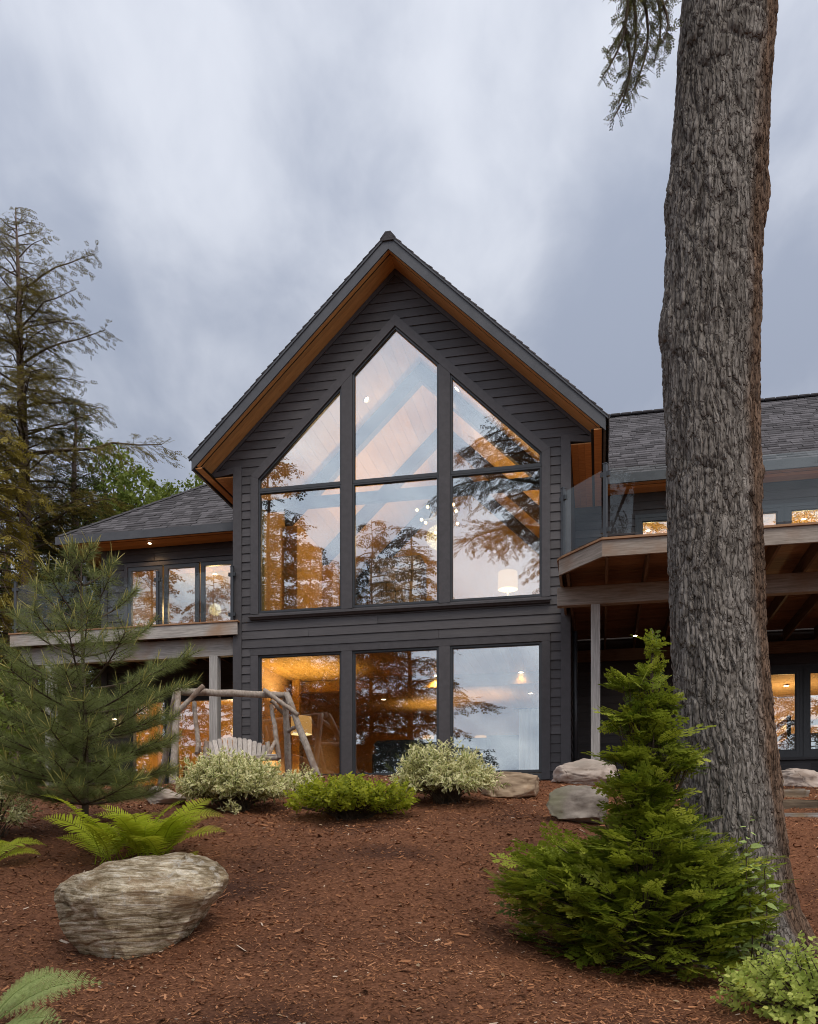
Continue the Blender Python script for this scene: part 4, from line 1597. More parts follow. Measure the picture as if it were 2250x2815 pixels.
# wall sconce under left deck
sx_, sh_ = HD(318, 1975, 2.40)
sc_ = empty('wall_sconce', HW(sx_, 2.40, sh_), -th0)
tag(sc_, 'small lit wall sconce under the left deck behind the pine', 'lamp')
box('housing', -0.06, 0.06, -0.1, 0.0, -0.02, 0.14, MT['black'], sc_, bev=0.01)
box('lens', -0.04, 0.04, -0.08, -0.02, -0.032, -0.022, MT['downlight'], sc_)
point(sc_, (0, -0.06, -0.1), 6, rad=0.03)
# eave lamp over the left deck and lamp under the right deck
sx_, sh_ = HD(412, 1490, 2.1)
downlight(sx_, 2.1, EL - 0.19, 'small lit soffit light above the left deck doors', watts=8, rad=0.04)
downlight(4.6, 1.7, 4.46, 'small lit light under the right deck boards beside the post', watts=4, rad=0.04)

# ================================================================== rocks
def rock_material(name, c1, c2, c3, stretch, scale=3.0, bump=0.6):
    return mat(name, c1, c2, scale=scale, stretch=stretch, rough=0.85, bump=bump, bdist=0.02, c3=c3, c3scale=1.6, c3lo=0.5, c3hi=0.68, spec=0.2, detail=10, lo=0.36, hi=0.64)


def gneiss():
    """fine pale and dark bands with rusty and olive patches"""
    m, N, L, out = nodes_of('banded gneiss')
    b = N.new('ShaderNodeBsdfPrincipled')
    b.inputs['Roughness'].default_value = 0.85
    b.inputs['Specular IOR Level'].default_value = 0.2
    L.new(b.outputs[0], out.inputs[0])
    tco = N.new('ShaderNodeTexCoord')

    def noise(sc, st, det, dist=0.0, rot=0.0):
        mp = N.new('ShaderNodeMapping')
        mp.inputs['Scale'].default_value = st
        mp.inputs['Rotation'].default_value = (0, rot, 0)
        L.new(tco.outputs['Object'], mp.inputs[0])
        n = N.new('ShaderNodeTexNoise')
        n.inputs['Scale'].default_value = sc
        n.inputs['Detail'].default_value = det
        n.inputs['Roughness'].default_value = 0.68
        n.inputs['Distortion'].default_value = dist
        L.new(mp.outputs[0], n.inputs['Vector'])
        return n.outputs['Fac']
    fineb = noise(1.0, (6.5, 6.5, 44), 11, 0.9, 0.12)
    wide = noise(1.0, (2.4, 2.4, 5), 8, 1.0, 0.10)
    patch = noise(3.4, (1, 1, 1.3), 7)
    veins = noise(2.2, (2.6, 2.6, 0.6), 5, 0.8)
    grain = noise(90, (1, 1, 1), 3)

    def ramp_(fac, stops):
        r = N.new('ShaderNodeValToRGB')
        el = r.color_ramp.elements
        while len(el) < len(stops):
            el.new(0.5)
        for q, (p, c) in zip(el, stops):
            q.position = p
            q.color = (*c, 1)
        L.new(fac, r.inputs[0])
        return r.outputs[0]

    def mixc(f, a, b_, mode='MIX'):
        x = N.new('ShaderNodeMix')
        x.data_type = 'RGBA'
        x.blend_type = mode
        for nm, v in (('Factor', f), ('A', a), ('B', b_)):
            if isinstance(v, (int, float)):
                x.inputs[nm].default_value = v
            elif isinstance(v, tuple):
                x.inputs[nm].default_value = (*v, 1)
            else:
                L.new(v, x.inputs[nm])
        return x.outputs['Result']
    c = ramp_(fineb, [(0.32, (0.12, 0.095, 0.06)), (0.44, (0.38, 0.305, 0.195)), (0.54, (0.66, 0.585, 0.45)), (0.66, (0.86, 0.82, 0.74))])
    c2 = ramp_(wide, [(0.40, (0.36, 0.30, 0.21)), (0.58, (1.1, 1.06, 0.98))])
    c = mixc(0.85, c, c2, 'MULTIPLY')
    c = mixc(ramp_(patch, [(0.50, (0, 0, 0)), (0.64, (0.7, 0.7, 0.7))]), c, (0.30, 0.19, 0.10))
    c = mixc(ramp_(veins, [(0.60, (0, 0, 0)), (0.66, (0.6, 0.6, 0.6))]), c, (0.6, 0.56, 0.48))
    c = mixc(0.5, c, ramp_(grain, [(0.35, (0.55, 0.55, 0.55)), (0.65, (1.25, 1.25, 1.25))]), 'MULTIPLY')
    L.new(c, b.inputs['Base Color'])
    bp = N.new('ShaderNodeBump')
    bp.inputs['Strength'].default_value = 0.9
    bp.inputs['Distance'].default_value = 0.02
    L.new(fineb, bp.inputs['Height'])
    bp2 = N.new('ShaderNodeBump')
    bp2.inputs['Strength'].default_value = 0.5
    bp2.inputs['Distance'].default_value = 0.006
    L.new(grain, bp2.inputs['Height'])
    L.new(bp.outputs[0], bp2.inputs['Normal'])
    L.new(bp2.outputs[0], b.inputs['Normal'])
    return m


MT['gneiss'] = gneiss()
MT['pinkrock'] = rock_material('pink granite', (0.27, 0.21, 0.17), (0.56, 0.48, 0.42), (0.30, 0.26, 0.22), (1, 1, 3), 2.4)
MT['tanrock'] = rock_material('tan sandstone', (0.24, 0.17, 0.11), (0.55, 0.42, 0.29), (0.46, 0.26, 0.11), (1, 1, 4), 2.0)
MT['greyrock'] = rock_material('grey granite', (0.13, 0.105, 0.085), (0.36, 0.31, 0.26), (0.2, 0.19, 0.12), (1, 1, 2), 3.0)
MT['slab'] = rock_material('blue grey slab', (0.15, 0.15, 0.15), (0.33, 0.335, 0.34), (0.2, 0.15, 0.1), (1, 1, 8), 2.0)
MT['darkslab'] = rock_material('dark brown slab', (0.075, 0.055, 0.038), (0.17, 0.13, 0.09), (0.1, 0.07, 0.05), (1, 1, 8), 2.0)

# big boulder: outline as seen from the path, layered
boul = [(150, 2450), (180, 2424), (250, 2391), (345, 2366), (430, 2354), (520, 2352), (590, 2376), (622, 2420), (608, 2455), (570, 2498), (528, 2548), (492, 2600),
        (450, 2634), (380, 2642), (290, 2640), (232, 2622), (205, 2580), (176, 2530), (160, 2490)]
BD = 6.35
ctr = W(390, 2490, BD)
pol = []
for (a, b) in boul:
    p = W(a, b, BD) - ctr
    pol.append((math.atan2(p.z, p.x), math.hypot(p.x, p.z)))
pol.sort()
pa = np.array([q[0] for q in pol])
pr_ = np.array([q[1] for q in pol])
bmb = bmesh.new()
bmesh.ops.create_icosphere(bmb, subdivisions=7, radius=1.0)
U_ = np.array([v.co[:] for v in bmb.verts])
FB = np.array([[v.index for v in f.verts] for f in bmb.faces])
bmb.free()
PH = np.arctan2(U_[:, 2], U_[:, 0])
RHO = np.hypot(U_[:, 0], U_[:, 2])
rsil = np.interp(PH, np.r_[pa - 2 * np.pi, pa, pa + 2 * np.pi], np.r_[pr_, pr_, pr_])
rad_ = pr_.mean() + (rsil - pr_.mean()) * RHO ** 2
wv_ = RHO ** 0.62
Xb, Zb = rad_ * np.cos(PH) * wv_, rad_ * np.sin(PH) * wv_
Yb = 0.50 * np.sign(U_[:, 1]) * np.abs(U_[:, 1]) ** 0.75
fw_ = np.clip((0.35 - U_[:, 1]) / 0.9, 0, 1)
Yb = Yb + np.clip(Zb - 0.06, 0, 1) * 1.3 * fw_ + 0.10 * Xb
Q = np.stack([Xb, Yb, Zb], -1)
rk_ = np.random.RandomState(2)
for n_, lim in (((0.55, -0.7, -0.45), 0.42), ((-0.75, -0.6, 0.1), 0.52), ((0.1, -0.75, 0.66), 0.40), ((0.2, -0.95, -0.2), 0.40), ((-0.5, -0.6, 0.62), 0.44), ((0.7, -0.5, 0.45), 0.50), ((-0.4, -0.8, -0.45), 0.44)):
    n_ = nrm(np.array(n_)[None])[0]
    Q = Q - np.clip(Q @ n_ - lim, 0, None)[:, None] * n_ * 0.9
tilt = Q[:, 2] - 0.10 * Q[:, 0] + 0.03 * np.sin(Q[:, 0] * 5) + 0.12 * (fbm(Q * 2.0, 2, 29) - 0.5)
l1 = vnoise(np.c_[Q[:, 0] * 1.2, Q[:, 1] * 1.2, tilt * 22], 31)
l2 = vnoise(np.c_[Q[:, 0] * 2.2, Q[:, 1] * 2.2, tilt * 60], 32)
l3 = vnoise(np.c_[Q[:, 0] * 5, Q[:, 1] * 5, tilt * 130], 34)
crack = np.exp(-(np.abs(2 * vnoise(np.c_[Q[:, 0] * 1.5, Q[:, 1], tilt * 7], 35) - 1) / 0.06) ** 2)
vcr = np.exp(-(np.abs(2 * vnoise(np.c_[Q[:, 0] * 5, Q[:, 1] * 3, Q[:, 2] * 1.2], 36) - 1) / 0.05) ** 2)
lumps = fbm(Q * 3.2, 3, 33) - 0.5
nr = nrm(Q * np.array([0.8, 1.2, 1.3]))
Q = Q + nr * ((l1 - 0.5) * 0.014 + (l2 - 0.5) * 0.010 + (l3 - 0.5) * 0.008 + lumps * 0.04 - crack * 0.016 - vcr * 0.010)[:, None]
bo = npmesh('boulder', Q, FB, MT['gneiss'], smooth=True)
bo.location = ctr + Vector((-0.05, 0.18, 0.0))
tag(bo, 'large banded grey brown boulder on the mulch in the left foreground', 'boulder')


def rock(name, px0, px1, ptop, pbot, D, m, label, seed, depth=0.7, flat=0.5, planes=18, sink=0.12):
    """faceted boulder filling the sighted box"""
    a, b = W(px0, pbot, D), W(px1, ptop, D)
    sx, sz = (b.x - a.x) / 2, (b.z - a.z) / 2 * (1 + sink)
    c = Vector(((a.x + b.x) / 2, D + depth * sx * 0.6, b.z - sz))
    bm = bmesh.new()
    bmesh.ops.create_icosphere(bm, subdivisions=5, radius=1.0)
    P = np.array([v.co[:] for v in bm.verts])
    rr = np.random.RandomState(seed)
    for k in range(planes):
        n_ = nrm(rr.normal(size=3))
        lim = rr.uniform(0.5, 0.8)
        d = P @ n_
        over = np.clip(d - lim, 0, None)
        P = P - over[:, None] * n_[None, :] * 0.95
    P[:, 2] = np.sign(P[:, 2]) * np.abs(P[:, 2]) ** (1 - flat * 0.35)
    P /= np.abs(P).max(0)
    P = P + nrm(P) * ((fbm(P * 2.2, 3, seed) - 0.5) * 0.12 + (fbm(P * np.array([5, 5, 9]), 5, seed + 3, 0.65) - 0.5) * 0.16 - 0.05 * np.exp(-(np.abs(2 * vnoise(P * np.array([1.7, 1.7, 3]), seed + 5) - 1) / 0.07) ** 2))[:, None]
    P[:, 0] *= sx
    P[:, 1] *= sx * depth
    P[:, 2] *= sz
    for v, p in zip(bm.verts, P):
        v.co = p
    o = bmobj(name, bm, m, None, True)
    o.location = c
    tag(o, label, 'rock')
    return o


rock('rock', 1515, 1712, 2078, 2165, 13.3, MT['pinkrock'], 'pale pinkish rock beside the foot of the right deck post', 3, flat=0.4)
rock('rock', 1330, 1520, 2118, 2205, 12.3, MT['tanrock'], 'tan flat topped rock right of the middle variegated shrub', 5, flat=0.8)
rock('rock', 1508, 1700, 2156, 2275, 10.4, MT['greyrock'], 'brownish grey boulder left of the cedar, below the pale rock', 8, flat=0.5)
rock('rock', 2115, 2330, 2110, 2172, 13.2, MT['pinkrock'], 'low pale rock below the bedroom window right of the trunk', 12, flat=0.9)
rock('rock', 375, 505, 2160, 2215, 11.6, MT['pinkrock'], 'small half buried rock between pine and variegated shrub', 15, flat=0.6)
rock('rock', 1310, 1380, 2128, 2178, 12.6, MT['greyrock'], 'small rock tucked behind the middle variegated shrub', 19, flat=0.4)


def slab(px0, px1, ptop, pbot, D, m, label, seed, depth=0.45):
    a, b = W(px0, pbot, D), W(px1, ptop, D)
    nx, ny, nz = 28, 10, 8
    bm = bmesh.new()
    bmesh.ops.create_cube(bm, size=2.0)
    bmesh.ops.bevel(bm, geom=bm.edges[:], offset=0.16, segments=2, affect='EDGES')
    bmesh.ops.subdivide_edges(bm, edges=bm.edges[:], cuts=6, use_grid_fill=True)
    P = np.array([v.co[:] for v in bm.verts])
    sx, sz = (b.x - a.x) / 2, (b.z - a.z) / 2
    P = P * np.array([sx, depth / 2, sz])
    P = P + nrm(P + 1e-6) * ((fbm(P * np.array([4, 4, 20]) + seed, 4, seed, 0.6) - 0.5) * 0.09)[:, None]
    for v, p in zip(bm.verts, P):
        v.co = p
    o = bmobj('stone_step', bm, m, None, True)
    o.location = ((a.x + b.x) / 2, D + depth / 2, (a.z + b.z) / 2)
    tag(o, label, 'step')
    return o


slab(2060, 2232, 2168, 2208, 12.4, MT['slab'], 'upper blue grey stone slab right of the trunk', 2, 0.6)
slab(2080, 2420, 2198, 2240, 11.9, MT['darkslab'], 'dark brown stone step right of the trunk', 3, 0.6)
slab(2060, 2480, 2234, 2262, 11.5, MT['slab'], 'lowest thin grey stone step right of the trunk', 4, 0.7)
slab(2040, 2158, 2136, 2176, 12.9, MT['slab'], 'small grey stone block behind the slabs, touching the trunk', 6, 0.4)

# ================================================================== log swing
sw = empty('log_swing', G(630, 16.2))
tag(sw, 'rustic log swing frame with slatted bench in front of the left windows', 'swing')
SB = sw.location


def S(px, py, D):
    return tuple(W(px, py, D) - SB)


def log(name, p, q, r0, r1, seed, parent=sw, m='log'):
    p, q = np.array(p), np.array(q)
    rr = np.random.RandomState(seed)
    n = 9
    t = np.linspace(0, 1, n)
    pts = p[None] * (1 - t[:, None]) + q[None] * t[:, None] + rr.normal(0, 0.004, (n, 3))
    rad = r0 + (r1 - r0) * t + rr.normal(0, 0.0025, n)
    pts = np.vstack([pts[:1] - (pts[1] - pts[0]) * 0.02, pts, pts[-1:] + (pts[-1] - pts[-2]) * 0.02])
    rad = np.r_[rad[0] * 0.85, rad, rad[-1] * 0.85]
    return tube(name, pts, rad, MT[m], parent, sides=12, jitter=0.0022, seed=seed)


Dl, Dr = 16.2, 16.6
log('top_beam', S(480, 1900, Dl), S(792, 1912, Dr), 0.068, 0.062, 1)
log('leg', S(490, 1893, Dl - 0.1), S(474, 2175, Dl - 0.6), 0.058, 0.07, 2)
log('leg', S(484, 1900, Dl + 0.1), S(440, 2172, Dl + 0.55), 0.052, 0.065, 3)
log('leg', S(788, 1905, Dr - 0.1), S(880, 2152, Dr - 0.6), 0.058, 0.07, 4)
log('leg', S(784, 1914, Dr + 0.1), S(796, 2150, Dr + 0.5), 0.056, 0.068, 5)
log('brace', S(560, 1886, Dl - 0.16), S(485, 1960, Dl - 0.26), 0.045, 0.045, 6)
log('brace', S(725, 1896, Dr - 0.18), S(820, 1966, Dr - 0.28), 0.042, 0.042, 7)
log('brace', S(746, 1926, Dr + 0.16), S(785, 1968, Dr + 0.26), 0.035, 0.035, 8)
log('brace', S(793, 2011, Dr + 0.25), S(822, 1994, Dr - 0.3), 0.035, 0.035, 9)
log('brace', S(455, 2050, Dl + 0.4), S(482, 2040, Dl - 0.35), 0.035, 0.035, 10)
log('hanger', S(534, 1930, Dl), S(548, 2070, Dl - 0.18), 0.042, 0.046, 11)
log('hanger', S(746, 1938, Dr), S(768, 2085, Dr - 0.18), 0.042, 0.048, 12)
for (px, D, yt) in ((532, Dl, 1903), (745, Dr, 1910)):
    z0, z1 = S(px, yt, D), S(px + 1, 1932, D)
    for k in range(4):
        t0 = k / 4
        c = [z0[i] + (z1[i] - z0[i]) * (t0 + 0.125) for i in range(3)]
        th = np.linspace(0, 2 * np.pi, 9)
        ax_ = (1, 0, 0) if k % 2 else (0, 1, 0)
        pts = [(c[0] + 0.014 * math.cos(a) * ax_[0], c[1] + 0.014 * math.cos(a) * ax_[1], c[2] + 0.026 * math.sin(a)) for a in th]
        tube('chain_link', pts, [0.004] * 9, MT['black'], sw, sides=5, caps=False)
log('armrest', S(756, 2040, Dr - 0.15), S(738, 2078, Dr - 0.5), 0.036, 0.034, 13)
log('armrest', S(546, 2040, Dl - 0.15), S(540, 2072, Dl - 0.5), 0.036, 0.034, 14)
log('seat_rail', S(545, 2094, Dl - 0.55), S(762, 2083, Dr - 0.55), 0.045, 0.045, 15)
log('seat_rail', S(548, 2092, Dl - 0.05), S(768, 2085, Dr - 0.05), 0.042, 0.042, 16)
log('back_post', S(735, 2040, Dr - 0.02), S(742, 2085, Dr - 0.1), 0.045, 0.045, 17)
log('back_post', S(568, 2040, Dl - 0.02), S(562, 2088, Dl - 0.1), 0.045, 0.045, 18)
ns = 12
for i in range(ns):
    t = i / (ns - 1)
    xt = 576 + (728 - 576) * t
    xb = 590 + (722 - 590) * t
    yt = 2028 + 16 * (2 * t - 0.85) ** 2
    D = Dl + (Dr - Dl) * t
    p, q = np.array(S(xt, yt, D + 0.12)), np.array(S(xb, 2088, D - 0.06))
    d = nrm((p - q)[None])[0]
    hw = 0.040
    sx_ = np.array([1.0, 0.02, 0.0])
    nn_ = nrm(np.cross(d, sx_)[None])[0]
    V = []
    for c, w_ in ((q, hw * 0.9), (p - d * 0.02, hw), (p, hw * 0.6)):
        for s1, s2 in ((-1, -1), (1, -1), (1, 1), (-1, 1)):
            V.append(tuple(c + sx_ * w_ * s1 + nn_ * 0.011 * s2))
    F = [(0, 1, 2, 3), (8, 11, 10, 9)] + [(a + b, (a + 1) % 4 + b, (a + 1) % 4 + b + 4, a + b + 4) for b in (0, 4) for a in range(4)]
    me = bpy.data.meshes.new('back_slat')
    me.from_pydata(V, [], F)
    mobj('back_slat', me, sw, MT['slat'])
for i in range(6):
    t = i / 5
    a, b = np.array(S(552, 2090, Dl - 0.05 - 0.48 * t)), np.array(S(760, 2083, Dr - 0.05 - 0.48 * t))
    V = []
    for c in (a, b):
        for dy, dz in ((-0.04, 0.04), (0.04, 0.04), (0.04, 0.062), (-0.04, 0.062)):
            V.append((c[0], c[1] + dy, c[2] + dz))
    me = bpy.data.meshes.new('seat_slat')
    me.from_pydata(V, [], [(0, 1, 2, 3), (7, 6, 5, 4), (0, 4, 5, 1), (1, 5, 6, 2), (2, 6, 7, 3), (3, 7, 4, 0)])
    mobj('seat_slat', me, sw, MT['slat'])

# ================================================================== great trunk in the right foreground
def bark_material():
    """weathered grey plates, each its own tone, with a redder side"""
    m, N, L, out = nodes_of('hemlock bark')
    b = N.new('ShaderNodeBsdfPrincipled')
    b.inputs['Roughness'].default_value = 0.92
    b.inputs['Specular IOR Level'].default_value = 0.12
    L.new(b.outputs[0], out.inputs[0])
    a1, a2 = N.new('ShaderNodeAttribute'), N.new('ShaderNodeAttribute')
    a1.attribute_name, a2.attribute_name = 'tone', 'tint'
    tco = N.new('ShaderNodeTexCoord')
    mp = N.new('ShaderNodeMapping')
    mp.inputs['Scale'].default_value = (1, 1, 0.45)
    L.new(tco.outputs['Object'], mp.inputs[0])
    n = N.new('ShaderNodeTexNoise')
    n.inputs['Scale'].default_value = 55
    n.inputs['Detail'].default_value = 8
    n.inputs['Roughness'].default_value = 0.7
    L.new(mp.outputs[0], n.inputs['Vector'])
    ad = N.new('ShaderNodeMath')
    ad.operation = 'MULTIPLY_ADD'
    ad.inputs[1].default_value = 0.9
    L.new(n.outputs['Fac'], ad.inputs[0])
    L.new(a1.outputs['Fac'], ad.inputs[2])
    sc = N.new('ShaderNodeMath')
    sc.operation = 'MULTIPLY'
    sc.inputs[1].default_value = 0.5
    L.new(ad.outputs[0], sc.inputs[0])

    def ramp_(stops):
        r = N.new('ShaderNodeValToRGB')
        r.color_ramp.elements[0].position, r.color_ramp.elements[0].color = stops[0][0], (*stops[0][1], 1)
        r.color_ramp.elements[1].position, r.color_ramp.elements[1].color = stops[1][0], (*stops[1][1], 1)
        L.new(sc.outputs[0], r.inputs[0])
        return r.outputs[0]
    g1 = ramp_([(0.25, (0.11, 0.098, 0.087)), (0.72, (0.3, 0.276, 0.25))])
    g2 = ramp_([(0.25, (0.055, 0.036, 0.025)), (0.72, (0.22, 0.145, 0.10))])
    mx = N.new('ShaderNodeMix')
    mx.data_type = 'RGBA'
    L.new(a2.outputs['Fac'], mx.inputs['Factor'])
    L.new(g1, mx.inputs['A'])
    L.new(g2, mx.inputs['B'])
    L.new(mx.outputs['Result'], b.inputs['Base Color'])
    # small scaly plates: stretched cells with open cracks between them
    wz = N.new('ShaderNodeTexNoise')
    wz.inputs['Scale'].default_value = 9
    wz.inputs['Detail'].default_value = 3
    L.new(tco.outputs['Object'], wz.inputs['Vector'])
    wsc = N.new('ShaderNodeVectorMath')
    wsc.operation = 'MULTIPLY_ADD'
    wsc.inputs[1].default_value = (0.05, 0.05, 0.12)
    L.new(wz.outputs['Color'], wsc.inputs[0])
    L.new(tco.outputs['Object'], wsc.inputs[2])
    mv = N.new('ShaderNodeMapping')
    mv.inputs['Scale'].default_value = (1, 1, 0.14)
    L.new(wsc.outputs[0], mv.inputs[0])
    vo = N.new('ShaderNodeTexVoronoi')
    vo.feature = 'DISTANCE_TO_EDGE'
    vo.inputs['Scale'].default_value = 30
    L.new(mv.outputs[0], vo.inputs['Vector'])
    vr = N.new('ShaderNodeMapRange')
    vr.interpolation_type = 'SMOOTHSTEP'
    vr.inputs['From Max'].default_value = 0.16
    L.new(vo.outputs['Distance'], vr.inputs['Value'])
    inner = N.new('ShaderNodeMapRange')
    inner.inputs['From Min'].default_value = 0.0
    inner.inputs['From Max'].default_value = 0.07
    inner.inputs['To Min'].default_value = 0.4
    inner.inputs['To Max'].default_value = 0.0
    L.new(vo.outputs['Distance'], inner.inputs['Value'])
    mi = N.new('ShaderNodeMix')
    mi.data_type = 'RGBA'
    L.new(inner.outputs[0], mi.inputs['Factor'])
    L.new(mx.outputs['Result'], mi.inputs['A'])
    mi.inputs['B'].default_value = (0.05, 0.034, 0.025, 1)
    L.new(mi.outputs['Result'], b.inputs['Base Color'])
    hs = N.new('ShaderNodeMath')
    hs.operation = 'MULTIPLY_ADD'
    hs.inputs[1].default_value = 0.35
    L.new(n.outputs['Fac'], hs.inputs[0])
    L.new(vr.outputs[0], hs.inputs[2])
    bp = N.new('ShaderNodeBump')
    bp.inputs['Strength'].default_value = 1.0
    bp.inputs['Distance'].default_value = 0.013
    L.new(hs.outputs[0], bp.inputs['Height'])
    L.new(bp.outputs[0], b.inputs['Normal'])
    return m


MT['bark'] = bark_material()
MT['bark_far'] = mat('conifer bark', (0.10, 0.07, 0.055), (0.25, 0.19, 0.155), scale=6, stretch=(4, 4, 0.8), rough=0.95, bump=0.6, bdist=0.03, spec=0.1)
MT['twig'] = mat('twig bark', (0.06, 0.045, 0.032), (0.12, 0.09, 0.065), scale=10, rough=0.9, spec=0.1)
TD = 7.5
edges = [(-900, 1940, 2170), (-300, 1900, 2148), (0, 1879, 2134), (140, 1869, 2123), (280, 1861, 2113), (420, 1850, 2105), (540, 1840, 2098), (700, 1836, 2088), (1000, 1828, 2083),
         (1200, 1833, 2083), (1400, 1838, 2088), (1600, 1842, 2094), (1750, 1848, 2100), (1900, 1857, 2111), (2080, 1869, 2129), (2240, 1880, 2148), (2400, 1890, 2168),
         (2500, 1896, 2190), (2580, 1898, 2224), (2640, 1890, 2268), (2720, 1865, 2340)]
ye = np.array([e_[0] for e_ in edges], float)
le = np.array([e_[1] for e_ in edges], float)
re_ = np.array([e_[2] for e_ in edges], float)
rows = np.concatenate([np.linspace(-900, -40, 60, endpoint=False), np.linspace(-40, 2720, 720)])
lx_, rx_ = np.interp(rows, ye, le), np.interp(rows, ye, re_)
hz = EYE + (YH - rows) / FPX * TD
cxw = ((lx_ + rx_) / 2 - CX) / FPX * TD
rw_ = (rx_ - lx_) / 2 / FPX * TD * 0.985
nth = 250
_u = np.linspace(0, 1, nth, endpoint=False)
tha = np.where(_u < 0.76, -np.pi * 1.06 + _u / 0.76 * np.pi * 1.12, -np.pi * 1.06 + np.pi * 1.12 + (_u - 0.76) / 0.24 * np.pi * 0.88)
TH, RW_ = np.meshgrid(tha, np.arange(len(rows)))
ca, sa = np.cos(TH), np.sin(TH)
r0_ = rw_[:, None] * np.ones_like(TH)
zz_ = hz[:, None] * np.ones_like(TH)
# root lobes near the ground
lob = np.clip((rows - 2330) / 330, 0, 1)[:, None] ** 2
r0_ = r0_ * (1 + lob * 0.18 * np.cos(TH * 5 + 0.6))
Pc = np.stack([ca * 0.4, sa * 0.4, zz_], -1).reshape(-1, 3)


def worley(U, V, seed):
    """2-d cells: distance to the border, cell value, position inside the cell"""
    iu, iv = np.floor(U).astype(np.int64), np.floor(V).astype(np.int64)
    d1 = np.full(U.shape, 9.0)
    d2 = np.full(U.shape, 9.0)
    cid = np.zeros(U.shape)
    off = np.zeros(U.shape)

    def hh(a, b, k):
        n = (a * 374761393 + b * 668265263 + (seed * 31 + k) * 974711) & 0xffffffff
        n = ((n ^ (n >> 13)) * 1103515245) & 0xffffffff
        n = ((n ^ (n >> 16)) * 2246822519) & 0xffffffff
        return ((n ^ (n >> 15)) & 0xffffff) / float(0xffffff)
    for du in (-1, 0, 1):
        for dv in (-1, 0, 1):
            a, b = iu + du, iv + dv
            pu, pv = a + 0.1 + 0.8 * hh(a, b, 1), b + 0.05 + 0.9 * hh(a, b, 2)
            d = np.hypot(U - pu, V - pv)
            near = d < d1
            d2 = np.where(near, d1, np.minimum(d2, d))
            cid = np.where(near, hh(a, b, 3), cid)
            off = np.where(near, V - pv, off)
            d1 = np.where(near, d, d1)
    return d2 - d1, cid, off


warp = np.stack([fbm(Pc * np.array([3, 3, 1.6]), 2, 71), fbm(Pc * np.array([9, 9, 5]), 2, 72), fbm(Pc * np.array([3, 3, 1.6]), 2, 73)], -1) - 0.5
ua = TH.ravel() * 0.4 + warp[:, 0] * 0.16 + warp[:, 1] * 0.03
va = zz_.ravel() + warp[:, 2] * 0.25 + warp[:, 1] * 0.08
e1, c1, o1 = worley(ua / 0.066, va / 0.40, 4)
e2, c2, o2 = worley(ua / 0.030, va / 0.13, 5)
fine = fbm(Pc * np.array([70, 70, 34]), 3, 84, 0.6) - 0.5
disp = -0.016 * np.exp(-(e1 / 0.12) ** 2) - 0.006 * np.exp(-(e2 / 0.14) ** 2) + 0.010 * (c1 - 0.5) + 0.008 * (c2 - 0.5) - 0.008 * o1 - 0.008 * o2 + 0.012 * fine + 0.03 * (fbm(Pc * np.array([4, 4, 1.5]), 2, 85) - 0.5)
tone_b = np.clip(0.5 + 0.55 * (c2 - 0.5) + 0.35 * (c1 - 0.5) + 0.5 * fine, 0, 1)
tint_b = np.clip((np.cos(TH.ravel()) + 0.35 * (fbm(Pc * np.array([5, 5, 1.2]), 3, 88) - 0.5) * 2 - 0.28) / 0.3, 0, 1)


def spot(px, py):
    """angle and height of a mark on the near side of the trunk"""
    c = np.interp(py, rows, (lx_ + rx_) / 2)
    w = np.interp(py, rows, (rx_ - lx_) / 2)
    return -math.acos(max(-1, min(1, (px - c) / w))), EYE + (YH - py) / FPX * TD


TT, ZZ = TH.ravel(), zz_.ravel()


def dist(px, py, sx=1.0, sz=1.0):
    a, z = spot(px, py)
    da = (TT - a + np.pi) % (2 * np.pi) - np.pi
    return np.sqrt((da * 0.38 / sx) ** 2 + ((ZZ - z) / sz) ** 2)


d1 = dist(2022, 170, 1.0, 0.75)
keep = 1 - np.exp(-(d1 / 0.10) ** 4) * 0.85
disp = (disp + 0.005) * keep + 0.018 * np.exp(-((d1 - 0.12) / 0.05) ** 2) + 0.008 * np.exp(-(d1 / 0.1) ** 2) - 0.014 * np.exp(-((d1 - 0.19) / 0.025) ** 2)
for (px, py, s, amp) in ((1825, 905, 0.16, 0.05), (1838, 560, 0.1, 0.03), (2095, 560, 0.12, 0.035), (1900, 970, 0.07, -0.04), (1960, 1450, 0.06, -0.03), (1885, 670, 0.06, -0.04), (2050, 480, 0.05, -0.05), (1860, 1280, 0.05, -0.03), (2070, 1330, 0.06, 0.03)):
    disp = disp + amp * np.exp(-(dist(px, py, 1.0, 1.5) / s) ** 2)
rr_ = r0_.ravel() + disp
Xt = np.repeat(cxw, nth) + rr_ * np.cos(TT)
Yt = TD + rr_ * np.sin(TT)
VT = np.c_[Xt, Yt, ZZ]
ii, jj = np.meshgrid(np.arange(len(rows) - 1), np.arange(nth), indexing='ij')
j2 = (jj + 1) % nth
FT = np.stack([ii * nth + jj, (ii + 1) * nth + jj, (ii + 1) * nth + j2, ii * nth + j2], -1).reshape(-1, 4)
tb_ = G(2030, TD)
bt = empty('hemlock_tree', tb_)
tag(bt, 'massive grey barked hemlock trunk filling the right foreground', 'tree')
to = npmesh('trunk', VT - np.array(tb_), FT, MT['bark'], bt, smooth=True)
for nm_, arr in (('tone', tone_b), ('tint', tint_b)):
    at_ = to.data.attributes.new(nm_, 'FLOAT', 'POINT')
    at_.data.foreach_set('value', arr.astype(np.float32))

# ================================================================== foliage templates
def tri_template(parts):
    V, F = [], []
    for tri in parts:
        b = len(V)
        V += tri
        F.append((b, b + 1, b + 2))
    return np.array(V, float), np.array(F)


